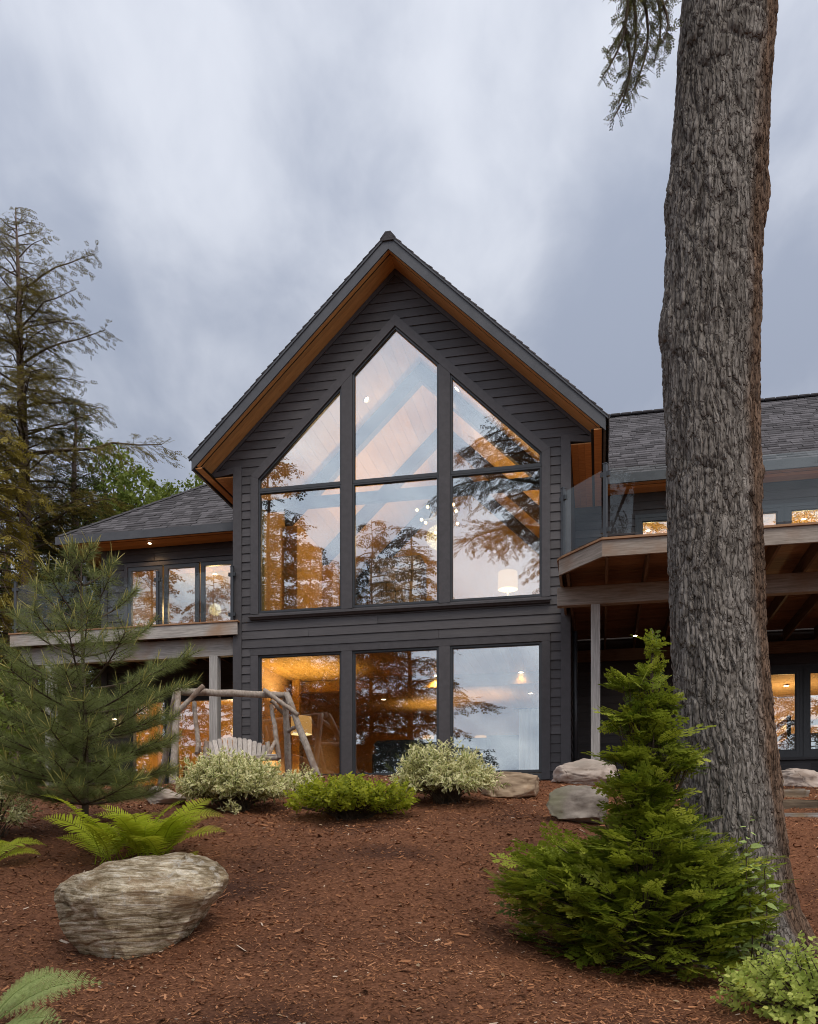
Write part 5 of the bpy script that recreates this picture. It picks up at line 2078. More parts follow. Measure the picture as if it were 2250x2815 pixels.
def hemlock_spray(n=5, w=0.05, seed=0):
    """flat little twig with short blunt leaflets; length 1"""
    rr = random.Random(seed)
    T = [[(0, -0.012, 0), (1.0, 0, 0), (0, 0.012, 0)]]
    for i in range(n):
        x = 0.08 + 0.86 * i / n
        L = 0.34 * (1 - 0.55 * abs(x - 0.4))
        for s in (-1, 1):
            a = rr.uniform(0.75, 1.05)
            dz = rr.uniform(-0.10, 0.02)
            tx, ty = x + L * math.cos(a), s * L * math.sin(a)
            T.append([(x, s * 0.0, 0), (x + L * 0.5 * math.cos(a) + w, s * L * 0.5 * math.sin(a) - s * w * 0.4, dz * 0.5), (tx, ty, dz)])
            T.append([(x, s * 0.0, 0), (tx, ty, dz), (x + L * 0.45 * math.cos(a) - w, s * L * 0.5 * math.sin(a) + s * w * 0.3, dz * 0.5)])
    return tri_template(T)


HEM = [hemlock_spray(4, 0.06, s) for s in range(3)]
HEM_S = [hemlock_spray(3, 0.09, s + 9) for s in range(3)]


def conifer(name, base, H, r0, label, leaf, seed=0, crown_lo=0.15, Lmax=2.5, nbr=90, per_m=9.0, spray=0.26, droop=0.35, rise=0.15, lean=(0, 0), prof=1.0,
            tmpl=None, group=None, top_w=0.12, extra=None, gap=0.0, fan=0.42, bark='bark_far', near=True):
    rs = np.random.RandomState(seed)
    t = empty(name, base)
    tag(t, label, 'tree', group)
    n = 14
    tz = np.linspace(0, 1, n)
    lean = np.array(lean)
    wob = rs.normal(0, 0.015, (n, 2)) * H * 0.12
    wob[0] = 0
    axis = np.c_[lean[0] * tz + wob[:, 0], lean[1] * tz + wob[:, 1], tz * H - 0.3 * (tz == 0)]
    rad = r0 * (1 - tz) ** 0.8 + 0.012
    rad[0] *= 1.25
    tube('trunk', axis, rad, MT[bark], t, sides=12)
    wood, leafg = Geo(), Geo()
    tmpl = tmpl or HEM
    branches = []
    for i in range(nbr):
        u = crown_lo + (1 - crown_lo) * ((i + rs.rand()) / nbr)
        if rs.rand() < gap:
            continue
        k = (1 - (u - crown_lo) / (1 - crown_lo))
        L = Lmax * (top_w + (1 - top_w) * k ** prof) * rs.uniform(0.6, 1.12)
        branches.append((u, rs.uniform(0, 2 * np.pi) if i % 2 else i * 2.4 + rs.uniform(-0.5, 0.5), L, rise * rs.uniform(0.5, 1.6), droop * rs.uniform(0.6, 1.3)))
    if extra:
        branches += extra
    for (u, a, L, ri, dr) in branches:
        st = np.array([np.interp(u, tz, axis[:, k]) for k in range(3)])
        m = 7
        q = np.linspace(0, 1, m)
        d = np.array([math.cos(a), math.sin(a), 0])
        sidev = np.array([-d[1], d[0], 0])
        path = st + d * (L * q)[:, None] + np.array([0, 0, 1.0]) * (L * (ri * q * 2 - dr * q * q))[:, None] + sidev * (rs.normal(0, 0.05) * L * np.sin(q * 3) + rs.normal(0, 0.02, m) * L)[:, None]
        br = max(0.008, 0.013 * L + 0.006)
        V, F = tube_arrays(path, br * (1 - 0.85 * q) + 0.003, 5)
        wood.add(V, F)
        # secondary twigs
        nt_ = max(4, int(L * per_m))
        tq = np.clip(0.12 + 0.9 * (np.arange(nt_) + rs.rand(nt_)) / nt_, 0, 1)
        pos = np.stack([np.interp(tq, q, path[:, k]) for k in range(3)], -1)
        tang = nrm(np.stack([np.interp(tq, q, np.gradient(path[:, k])) for k in range(3)], -1))
        sg = np.where(np.arange(nt_) % 2 == 0, 1, -1)[:, None]
        td = nrm(tang * rs.uniform(0.35, 0.9, (nt_, 1)) + sidev * sg * rs.uniform(0.6, 1.1, (nt_, 1)) + np.array([0, 0, -1.0]) * rs.uniform(-0.12, 0.5, (nt_, 1)))
        tl = L * fan * (1 - 0.55 * tq) * rs.uniform(0.5, 1.2, nt_) + 0.08
        for k in range(nt_):
            if tl[k] > (0.35 if near else 0.8):
                p3 = np.array([pos[k], pos[k] + td[k] * tl[k] * 0.5 + [0, 0, -0.02 * tl[k]], pos[k] + td[k] * tl[k] + [0, 0, -0.10 * tl[k]]])
                V, F = tube_arrays(p3, [0.006, 0.004, 0.002], 3)
                wood.add(V, F)
        ns_ = np.maximum(2, (tl / (spray * 0.42)).astype(int))
        idx = np.repeat(np.arange(nt_), ns_)
        v = np.concatenate([(np.arange(c) + 0.6) / c for c in ns_])
        O = pos[idx] + td[idx] * (tl[idx] * v)[:, None] + np.array([0, 0, -0.10]) * (tl[idx] * v * v)[:, None] + rs.normal(0, 0.02, (len(idx), 3))
        alt = np.where(np.arange(len(idx)) % 2 == 0, 1, -1)[:, None]
        sd = np.cross(td[idx], [0, 0, 1.0])
        D = td[idx] + alt * sd * rs.uniform(0.2, 1.0, (len(idx), 1)) + np.array([0, 0, -1.0]) * rs.uniform(-0.1, 0.55, (len(idx), 1))
        U = np.array([0, 0, 1.0]) + rs.normal(0, 0.35, (len(idx), 3))
        S_ = spray * rs.uniform(0.6, 1.25, len(idx))
        tone = np.clip(rs.normal(0.45, 0.16) + rs.normal(0, 0.15, len(idx)), 0, 1)
        TV, TF = tmpl[rs.randint(len(tmpl))]
        scatter(leafg, TV, TF, O, D, U, S_, rs, tone)
    wood.build('limbs', MT['twig'], t, smooth=True)
    tag(leafg.build('crown', leaf, t), kind='stuff')
    return t


LF = {}
LF['olive'] = leafmat('hemlock olive', (0.085, 0.072, 0.015), (0.23, 0.185, 0.045), 0.4)
LF['olive2'] = leafmat('hemlock golden olive', (0.13, 0.105, 0.018), (0.36, 0.29, 0.055), 0.45)
LF['dark'] = leafmat('dark conifer', (0.035, 0.05, 0.014), (0.10, 0.12, 0.035), 0.35)
LF['lake'] = leafmat('lakeside conifer', (0.02, 0.026, 0.014), (0.05, 0.056, 0.026), 0.25)
LF['decid'] = leafmat('maple green', (0.085, 0.125, 0.018), (0.24, 0.29, 0.055), 0.45)

# hanging bough of the great tree, high left of the trunk
bough = Geo()
bw = Geo()
rs = np.random.RandomState(44)


def hang(px0, py0, px1, py1, D, twl, seed):
    p0, p1 = np.array(W(px0, py0, D)), np.array(W(px1, py1, D))
    m = 8
    q = np.linspace(0, 1, m)
    path = p0 + (p1 - p0) * q[:, None] + np.array([0.10, 0.05, 0.0]) * (np.sin(q * np.pi))[:, None]
    V, F = tube_arrays(path - np.array(tb_), 0.014 * (1 - 0.8 * q) + 0.002, 5)
    bw.add(V, F)
    n = int(np.linalg.norm(p1 - p0) * 40)
    tq = (np.arange(n) + rs.rand(n)) / n
    pos = np.stack([np.interp(tq, q, path[:, k]) for k in range(3)], -1)
    sg = np.where(np.arange(n) % 2 == 0, 1, -1)
    td = nrm(np.c_[sg * rs.uniform(0.3, 1.0, n), rs.normal(0, 0.5, n), -rs.uniform(0.5, 1.3, n)])
    tl = twl * (1 - 0.5 * tq) * rs.uniform(0.4, 1.2, n)
    for k in range(n):
        V, F = tube_arrays(np.array([pos[k], pos[k] + td[k] * tl[k]]) - np.array(tb_), [0.003, 0.001], 3)
        bw.add(V, F)
    ns_ = np.maximum(3, (tl / 0.028).astype(int))
    idx = np.repeat(np.arange(n), ns_)
    v = np.concatenate([(np.arange(c) + 0.5) / c for c in ns_])
    O = pos[idx] + td[idx] * (tl[idx] * v)[:, None]
    D_ = td[idx] + rs.normal(0, 0.55, (len(idx), 3))
    keep = rs.rand(len(idx)) < 0.75
    scatter(bough, *HEM[seed % 3], O[keep] - np.array(tb_), D_[keep], rs.normal(0, 1, (keep.sum(), 3)), rs.uniform(0.05, 0.1, keep.sum()), rs)


BDp = 7.2
hang(1740, -140, 1668, 150, BDp, 0.22, 0)
hang(1735, -60, 1700, 285, BDp, 0.2, 1)
hang(1775, -120, 1800, 170, BDp + 0.15, 0.2, 2)
hang(1720, -80, 1655, 215, BDp - 0.1, 0.2, 0)
hang(1820, -150, 1815, 30, BDp + 0.1, 0.14, 1)
hang(1760, -60, 1745, 240, BDp + 0.05, 0.22, 0)
hang(1715, 60, 1690, 320, BDp, 0.16, 1)
hang(1790, -60, 1822, 120, BDp, 0.16, 2)
main = np.array([W(2000, -420, TD), W(1880, -330, TD - 0.1), W(1790, -200, BDp), W(1735, -60, BDp)]) - np.array(tb_)
V, F = tube_arrays(main, [0.06, 0.045, 0.03, 0.012], 8)
bw.add(V, F)
bw.build('bough', MT['twig'], bt, smooth=True)
tag(bough.build('crown', leafmat('hemlock bough', (0.045, 0.05, 0.016), (0.14, 0.135, 0.045), 0.4), bt), kind='stuff')

# ================================================================== garden plants
def leaf_uv(geo_uv, n):
    return np.tile(geo_uv, (n, 1))


LEAF_V = np.array([(0, 0, 0), (0.5, 0, -0.05), (1, 0, -0.10), (0.22, 0.17, 0.03), (0.62, 0.17, 0.0), (0.22, -0.17, 0.03), (0.62, -0.17, 0.0)], float)
LEAF_F = np.array([(0, 1, 3), (1, 4, 3), (1, 2, 4), (0, 5, 1), (1, 5, 6), (1, 6, 2)])
LEAF_UV1 = {0: (0, 0.0), 1: (0.5, 0), 2: (1, 0.75), 3: (0.22, 1), 4: (0.62, 1), 5: (0.22, 1), 6: (0.62, 1)}
LEAF_UV = np.array([LEAF_UV1[i] for f in LEAF_F for i in f], float)
ROUND_V = LEAF_V * np.array([1, 1.75, 1])
OVAL_V = LEAF_V * np.array([1, 1.35, 1])


def dome_shoots(rs, n, rx, ry, h, wob=0.25, lo=-0.15):
    """points on an uneven dome with outward directions"""
    u = rs.uniform(lo, 1, n)
    a = rs.uniform(0, 2 * np.pi, n)
    s = np.sqrt(np.clip(1 - u * u, 0, 1))
    d = np.c_[s * np.cos(a), s * np.sin(a), u]
    k = 1 - wob + 2 * wob * fbm(d * 2.2 + 5, 2, rs.randint(99))
    P = d * np.array([rx, ry, h * 0.62]) * k[:, None] + np.array([0, 0, h * 0.40])
    return P, d


def shrub(name, base, label, rx, ry, h, leaf, nshoot=260, lps=12, size=0.07, shoot=0.22, seed=0, LV=LEAF_V, up=0.5, cat='shrub', wob=0.25, uv=False, stem='twig', inner=0.35, lo=-0.15, group=None, sink=0.0):
    rs = np.random.RandomState(seed)
    t = empty(name, base)
    tag(t, label, cat, group)
    P, d = dome_shoots(rs, nshoot, rx, ry, h, wob, lo)
    dep = np.where(rs.rand(nshoot) < inner, rs.uniform(0.45, 0.85, nshoot), 1.0)
    P = (P - [0, 0, h * 0.3]) * dep[:, None] + [0, 0, h * 0.3 - sink]
    P[:, 2] = np.maximum(P[:, 2], 0.03)
    sd = nrm(d * np.array([1, 1, 0.7]) + np.array([0, 0, up]) + rs.normal(0, 0.25, d.shape))
    sl_ = shoot * rs.uniform(0.6, 1.4, nshoot)
    wood = Geo()
    for k in range(0, nshoot, 3):
        b = np.array([rs.normal(0, rx * 0.12), rs.normal(0, ry * 0.12), -0.05])
        e_ = P[k] + sd[k] * sl_[k] * 0.6
        mid = (b + P[k]) / 2 + np.array([0, 0, 0.06 * h]) - np.array([P[k][0], P[k][1], 0]) * 0.08
        V, F = tube_arrays(np.array([b, mid, P[k], e_]), [0.007, 0.005, 0.004, 0.002], 4)
        wood.add(V, F)
    wood.build('stems', MT[stem], t, smooth=True)
    idx = np.repeat(np.arange(nshoot), lps)
    v = np.tile((np.arange(lps) + 0.5) / lps, nshoot)
    O = P[idx] + sd[idx] * (sl_[idx] * (v - 0.35))[:, None]
    aa = np.tile(np.arange(lps) * 2.4, nshoot) + np.repeat(rs.uniform(0, 6, nshoot), lps)
    ref = np.cross(sd, [0.3, 0.2, 1.0])
    ref = nrm(ref)
    oth = np.cross(sd, ref)
    rad_ = ref[idx] * np.cos(aa)[:, None] + oth[idx] * np.sin(aa)[:, None]
    D = rad_ + sd[idx] * (0.25 + 0.9 * v)[:, None] + rs.normal(0, 0.18, O.shape)
    U = sd[idx] + np.array([0, 0, 0.5]) + rs.normal(0, 0.3, O.shape)
    S_ = size * rs.uniform(0.6, 1.2, len(O)) * (1.05 - 0.35 * v)
    g = Geo()
    tone = np.clip(np.repeat(rs.normal(0.45, 0.16, nshoot), lps) + rs.normal(0, 0.14, len(O)), 0, 1)
    scatter(g, LV, LEAF_F, O, D, U, S_, rs, tone)
    o = npmesh('foliage', np.concatenate(g.V), np.concatenate(g.F), leaf, t, rnd=np.concatenate(g.rn), uv=leaf_uv(LEAF_UV, len(O)) if uv else None)
    tag(o, kind='stuff')
    return t


LF['dogwood'] = variegated('variegated dogwood leaf', (0.26, 0.31, 0.07), (0.92, 0.86, 0.5))
LF['spirea'] = leafmat('yellow green shrub leaf', (0.2, 0.25, 0.014), (0.58, 0.6, 0.05), 0.5, cC=(0.6, 0.58, 0.12))
LF['pale'] = leafmat('pale green shrub leaf', (0.28, 0.37, 0.06), (0.62, 0.68, 0.18), 0.45, cC=(0.55, 0.55, 0.08))
LF['sapling'] = leafmat('sapling leaf', (0.10, 0.15, 0.045), (0.24, 0.29, 0.10), 0.4)


def on(px, D, dz=0.0):
    p = G(px, D)
    return Vector((p.x, p.y, p.z + dz))


DG = 'variegated dogwood shrubs'
shrub('dogwood_shrub', on(645, 11.4), 'variegated cream and green dogwood shrub in front of the swing', 0.60, 0.5, 0.60, LF['dogwood'], 430, 13, 0.098, 0.24, 1, uv=True, group=DG, wob=0.32)
shrub('dogwood_shrub', on(1228, 11.6), 'variegated cream and green dogwood shrub under the lower right window', 0.56, 0.46, 0.62, LF['dogwood'], 380, 13, 0.098, 0.24, 2, uv=True, group=DG, wob=0.32)
shrub('dogwood_shrub', on(826, 12.3), 'small variegated dogwood shrub at the right foot of the swing', 0.22, 0.2, 0.32, LF['dogwood'], 70, 11, 0.08, 0.18, 3, uv=True, group=DG)
shrub('dogwood_shrub', on(637, 10.9), 'tiny variegated dogwood sprig on the mulch below the left shrub', 0.09, 0.08, 0.14, LF['dogwood'], 16, 9, 0.06, 0.1, 4, uv=True, group=DG)
shrub('dogwood_shrub', on(-10, 9.2), 'variegated dogwood shrub cut by the left edge below the pine', 0.3, 0.3, 0.55, LF['dogwood'], 130, 12, 0.07, 0.2, 5, uv=True, group=DG)
shrub('spirea_shrub', on(968, 10.7), 'low yellow green shrub on the mulch between the variegated shrubs', 0.64, 0.5, 0.43, LF['spirea'], 460, 12, 0.066, 0.2, 6, LV=ROUND_V, up=0.6, wob=0.45)
shrub('pale_shrub', on(2285, 5.2, -0.12), 'pale green small leaved shrub in the bottom right corner', 0.54, 0.4, 0.46, LF['pale'], 440, 11, 0.048, 0.15, 7, LV=ROUND_V, up=0.3, wob=0.25)
shrub('weed_sprig', on(500, 8.05), 'tiny yellow green sprig at the foot of the big fern', 0.07, 0.06, 0.10, LF['spirea'], 14, 8, 0.045, 0.08, 8, LV=ROUND_V)


# ---- ferns
def frond(parent, base, az, L, rise, curl, m, seed, pairs=30, pw=0.23, lobes=0, roll=0.45):
    """one arching frond: stalk plus pinnae"""
    rr = np.random.RandomState(seed)
    n = 24
    q = np.linspace(0, 1, n)
    d = np.array([math.cos(az), math.sin(az), 0])
    elev = rise - curl * q ** 1.6
    step = L / (n - 1)
    hx = np.cumsum(np.cos(elev)) * step
    hz_ = np.cumsum(np.sin(elev)) * step
    sidev = np.array([-d[1], d[0], 0.0])
    path = np.array(base) + d * hx[:, None] + np.array([0, 0, 1.0]) * hz_[:, None] + sidev * (0.05 * L * rr.normal() * q ** 2)[:, None]
    V, F = tube_arrays(path, 0.0045 * (1 - 0.8 * q) + 0.0008, 4)
    g = Geo()
    g.add(V, F, 0.1)
    t0 = 0.14
    tq = t0 + (1 - t0) * (np.arange(pairs) + 0.5) / pairs
    w = pw * L * np.sin(np.clip((tq - t0) / (1 - t0) * 0.93 + 0.07, 0, 1) * np.pi) ** 0.75 * (1.1 - 0.35 * tq)
    pos = np.stack([np.interp(tq, q, path[:, k]) for k in range(3)], -1)
    tang = nrm(np.stack([np.interp(tq, q, np.gradient(path[:, k])) for k in range(3)], -1))
    for s in (-1, 1):
        ro = roll * math.cos(az)
        out = nrm(np.cross(tang, [0, 0, 1.0])) * s * math.cos(ro) - np.array([0, 0, s * math.sin(ro)])
        upv = nrm(np.cross(out, tang)) * s
        upv = np.where(upv[:, 2:3] < 0, -upv, upv)
        D = out + tang * 0.38 + upv * 0.18 + rr.normal(0, 0.05, pos.shape)
        if lobes:
            for k in range(len(pos)):
                dk = nrm(D[k][None])[0]
                m_ = max(4, int(lobes * w[k] / w.max()))
                u = (np.arange(m_) + 0.3) / m_
                P2 = pos[k] + dk * (w[k] * u)[:, None] + np.array([0, 0, -0.12]) * (w[k] * u ** 2)[:, None]
                for s2 in (-1, 1):
                    D2 = np.cross(upv[k], dk) * s2 + dk * 0.6
                    sz_ = w[k] * 0.24 * (1 - u * 0.8) + 0.006
                    scatter(g, PINQ_V, PINQ_F, P2, np.repeat(D2[None], m_, 0), np.repeat(upv[k][None], m_, 0), sz_, rr, rr.uniform(0.3, 0.8, m_))
        else:
            scatter(g, PIN_V, PIN_F, pos, D, upv, w, rr, np.clip(0.35 + 0.4 * tq + rr.normal(0, 0.1, pairs), 0, 1))
    return npmesh('frond', np.concatenate(g.V), np.concatenate(g.F), m, parent, rnd=np.concatenate(g.rn))


PIN_V = np.array([(0, -0.035, 0), (0, 0.035, 0), (0.35, -0.062, 0.02), (0.35, 0.062, 0.02), (0.75, -0.038, -0.02), (0.75, 0.038, -0.02), (1, -0.008, -0.10), (1, 0.008, -0.10)], float)
PIN_F = np.array([(0, 2, 3, 1), (2, 4, 5, 3), (4, 6, 7, 5)])
PINQ_V = np.array([(0, -0.15, 0), (0, 0.15, 0), (0.6, 0.13, 0.0), (0.6, -0.13, 0), (1.0, 0.03, -0.05), (1.0, -0.03, -0.05)], float)
PINQ_F = np.array([(0, 3, 2, 1), (3, 5, 4, 2)])
LF['fern'] = leafmat('ostrich fern', (0.27, 0.34, 0.014), (0.62, 0.68, 0.055), 0.5)
LF['bracken'] = leafmat('lady fern', (0.24, 0.32, 0.09), (0.48, 0.56, 0.2), 0.4)


def fern(px, D, n, L, label, seed, spread=0.14, m='fern', azs=None, rise=(0.75, 1.3), curl=(0.8, 1.5)):
    t = empty('fern', on(px, D))
    tag(t, label, 'fern')
    rr = random.Random(seed)
    for i in range(n):
        az = (i / n) * 2 * math.pi + rr.uniform(-0.3, 0.3)
        b = (rr.uniform(-spread, spread) * 1.6, rr.uniform(-spread, spread), -0.02)
        frond(t, b, az, L * rr.uniform(0.7, 1.1), rr.uniform(*rise), rr.uniform(*curl), LF[m], seed * 100 + i)
    return t


fern(358, 8.35, 34, 0.84, 'bright green ostrich fern clump on the mulch behind the large boulder', 5, spread=0.2)
fern(-70, 8.3, 12, 0.6, 'green fern cut by the left edge beside the fern clump', 6)
f3 = empty('fern', on(505, 8.2))
tag(f3, 'small fern shoot at the right of the big fern clump', 'fern')
for i, (az, L, ri) in enumerate(((0.1, 0.28, 0.35), (0.9, 0.24, 1.0), (2.2, 0.2, 1.1), (-0.4, 0.22, 0.5))):
    frond(f3, (0, 0, 0), az, L, ri, 0.5, LF['fern'], 700 + i, pairs=16, pw=0.3)
lf = empty('lady_fern', on(-35, 4.9, -0.02))
tag(lf, 'pale green lacy fern in the bottom left corner', 'fern')
for i, (az, L, ri, cu, dz) in enumerate(((0.12, 0.72, 0.75, 0.95, 0.02), (-0.25, 0.56, 0.55, 0.8, -0.03), (0.45, 0.55, 0.95, 1.1, 0.05), (-0.6, 0.5, 0.3, 0.6, 0.0), (1.2, 0.5, 0.9, 1.2, 0), (2.6, 0.5, 0.9, 1.2, 0), (3.9, 0.5, 0.9, 1.2, 0), (0.0, 0.42, 0.25, 0.5, -0.05))):
    frond(lf, (0, 0, dz), az, L * 0.92, ri, cu, LF['bracken'], 800 + i, pairs=15, pw=0.21, lobes=12, roll=0.7)


# ---- young white pine
NEED = tri_template([[(0, -0.014, 0), (1, 0, -0.03), (0, 0.014, 0)]])
LF['pine'] = leafmat('white pine needle', (0.12, 0.155, 0.04), (0.36, 0.40, 0.14), 0.35)
LF['candle'] = leafmat('pine candle', (0.36, 0.32, 0.08), (0.6, 0.54, 0.18), 0.3)


def white_pine(px, D, H, label, seed):
    rs = np.random.RandomState(seed)
    b = on(px, D)
    t = empty('white_pine', b)
    tag(t, label, 'tree')
    tz = np.linspace(0, 1, 10)
    axis = np.c_[0.02 * np.sin(tz * 5), 0.02 * np.cos(tz * 4), tz * H - 0.05]
    tube('trunk', axis, 0.035 * (1 - tz) + 0.006, MT['twig'], t, sides=8)
    wood, nd, cd = Geo(), Geo(), Geo()
    # whorls: height, branch length, upward angle, count
    wh = [(0.10, 0.88, 0.25, 8), (0.17, 1.0, 0.25, 9), (0.25, 1.05, 0.32, 9), (0.34, 1.0, 0.38, 9), (0.43, 1.0, 0.42, 8), (0.52, 1.02, 0.5, 7), (0.64, 0.82, 0.7, 5), (0.77, 0.6, 0.9, 5), (0.9, 0.34, 0.95, 4), (0.985, 0.16, 1.2, 4)]

    def shoot(p, d, L, n):
        """needle brush along a shoot"""
        m = max(2, int(L / 0.03))
        v = np.repeat((np.arange(m) + 0.5) / m, n)
        k = len(v)
        O = p + d * (L * v)[:, None]
        a = rs.uniform(0, 2 * np.pi, k)
        ref = nrm(np.cross(d, [0.2, 0.4, 1.0])[None])[0]
        oth = np.cross(d, ref)
        rad_ = ref * np.cos(a)[:, None] + oth * np.sin(a)[:, None]
        Dn = rad_ * rs.uniform(0.5, 1.0, (k, 1)) + d * rs.uniform(0.45, 1.0, (k, 1)) + np.array([0, 0, -0.12])
        scatter(nd, *NEED, O, Dn, rs.normal(0, 1, (k, 3)), rs.uniform(0.08, 0.13, k), rs, np.clip(rs.normal(0.45, 0.2, k), 0, 1))

    def candle(p, d, L):
        V, F = tube_arrays(np.array([p, p + d * L * 0.6, p + d * L]), [0.004, 0.0038, 0.002], 4)
        cd.add(V, F, rs.uniform(0.3, 1))
        k = 10
        O = p + d * (L * rs.uniform(0.2, 1, k))[:, None]
        Dn = d + rs.normal(0, 0.35, (k, 3))
        TV, TF = NEED
        sc2 = rs.uniform(0.02, 0.045, k)
        nd_g = nd
        scatter(nd_g, TV, TF, O, Dn, rs.normal(0, 1, (k, 3)), sc2, rs, np.full(k, 0.95))

    for (u, L, ang, cnt) in wh:
        a0 = rs.uniform(0, 6)
        for i in range(cnt):
            a = a0 + i * 2 * np.pi / cnt + rs.uniform(-0.25, 0.25)
            Lb = L * rs.uniform(0.75, 1.1)
            st = np.array([0, 0, u * H])
            q = np.linspace(0, 1, 6)
            d0 = np.array([math.cos(a), math.sin(a), 0])
            path = st + d0 * (Lb * q * math.cos(ang * 0.6))[:, None] + np.array([0, 0, 1.0]) * (Lb * (math.sin(ang) * (0.25 * q + 0.55 * q * q)))[:, None]
            V, F = tube_arrays(path, 0.012 * (1 - 0.75 * q) * (0.5 + L * 0.5) + 0.002, 5)
            wood.add(V, F)
            nsb = max(4, int(Lb * (18 if u < 0.5 else 13)))
            for k in range(nsb):
                tq = (0.22 if u < 0.5 else 0.5) + (0.78 if u < 0.5 else 0.5) * (k + rs.rand()) / nsb
                p = np.array([np.interp(tq, q, path[:, c]) for c in range(3)])
                tg = nrm((path[-1] - path[-3])[None])[0]
                sgn = 1 if k % 2 else -1
                sd = np.array([-d0[1], d0[0], 0]) * sgn
                d = nrm((tg * rs.uniform(0.5, 1.0) + sd * rs.uniform(0.3, 1.0) + np.array([0, 0, rs.uniform(-0.1, 0.45)]))[None])[0]
                sl_ = Lb * 0.28 * (1.15 - 0.6 * tq) * rs.uniform(0.6, 1.2) + 0.05
                V, F = tube_arrays(np.array([p, p + d * sl_]), [0.004, 0.002], 3)
                wood.add(V, F)
                shoot(p + d * sl_ * 0.1, d, sl_ * 0.95, 16)
                if rs.rand() < 0.42 and tq > 0.5:
                    candle(p + d * sl_, nrm((d * 0.7 + np.array([0, 0, rs.uniform(0.4, 1.0)]))[None])[0], rs.uniform(0.06, 0.14))
            tg = nrm((path[-1] - path[-2])[None])[0]
            shoot(path[-1] - tg * 0.16, tg, 0.2, 16)
            for c in range(4):
                candle(path[-1], nrm((tg * 0.6 + rs.normal(0, 0.45, 3) + np.array([0, 0, 0.7]))[None])[0], rs.uniform(0.10, 0.22))
    shoot(np.array([0, 0, H * 0.84]), np.array([0, 0, 1.0]), H * 0.05, 14)
    shoot(np.array([0, 0, H * 0.94]), np.array([0, 0, 1.0]), H * 0.06, 14)
    for c in range(6):
        candle(np.array([0, 0, H]), nrm((rs.normal(0, 0.35, 3) + np.array([0, 0, 1.0]))[None])[0], rs.uniform(0.1, 0.2))
    wood.build('branches', MT['twig'], t, smooth=True)
    tag(nd.build('crown', LF['pine'], t), kind='stuff')
    tag(cd.build('candles', LF['candle'], t), kind='stuff')


white_pine(230, 9.3, 2.86, 'young blue green white pine with upright candles in front of the left deck', 3)


# ---- white cedar at the foot of the trunk
def cedar_spray(seed):
    """flat fan of scale leaves, length 1"""
    rr = random.Random(seed)
    T = []

    def strip(p, d, L, w):
        n = (-d[1], d[0])
        e_ = (p[0] + d[0] * L, p[1] + d[1] * L)
        m_ = (p[0] + d[0] * L * 0.45, p[1] + d[1] * L * 0.45)
        T.append([(p[0], p[1], 0), (m_[0] + n[0] * w, m_[1] + n[1] * w, 0.0), (e_[0], e_[1], -0.05 * L)])
        T.append([(p[0], p[1], 0), (e_[0], e_[1], -0.05 * L), (m_[0] - n[0] * w, m_[1] - n[1] * w, 0.0)])
        return e_
    strip((0, 0), (1, 0), 1.0, 0.03)
    for i in range(7):
        x = 0.10 + 0.80 * i / 7
        s = 1 if i % 2 else -1
        L = 0.52 * (1 - 0.62 * x) * rr.uniform(0.8, 1.15)
        a = s * rr.uniform(0.6, 0.9)
        d = (math.cos(a), math.sin(a))
        strip((x, 0), d, L, 0.034)
        for k in range(3):
            u = 0.25 + 0.27 * k
            p = (x + d[0] * L * u, d[1] * L * u)
            for s2 in (1, -1):
                b = a + s2 * rr.uniform(0.5, 0.8)
                strip(p, (math.cos(b), math.sin(b)), L * 0.44 * (1.1 - u * 0.6), 0.034)
    return tri_template(T)


CED = [cedar_spray(s) for s in range(5)]
LF['cedar'] = leafmat('white cedar', (0.105, 0.155, 0.012), (0.38, 0.43, 0.045), 0.42, cC=(0.5, 0.54, 0.08))


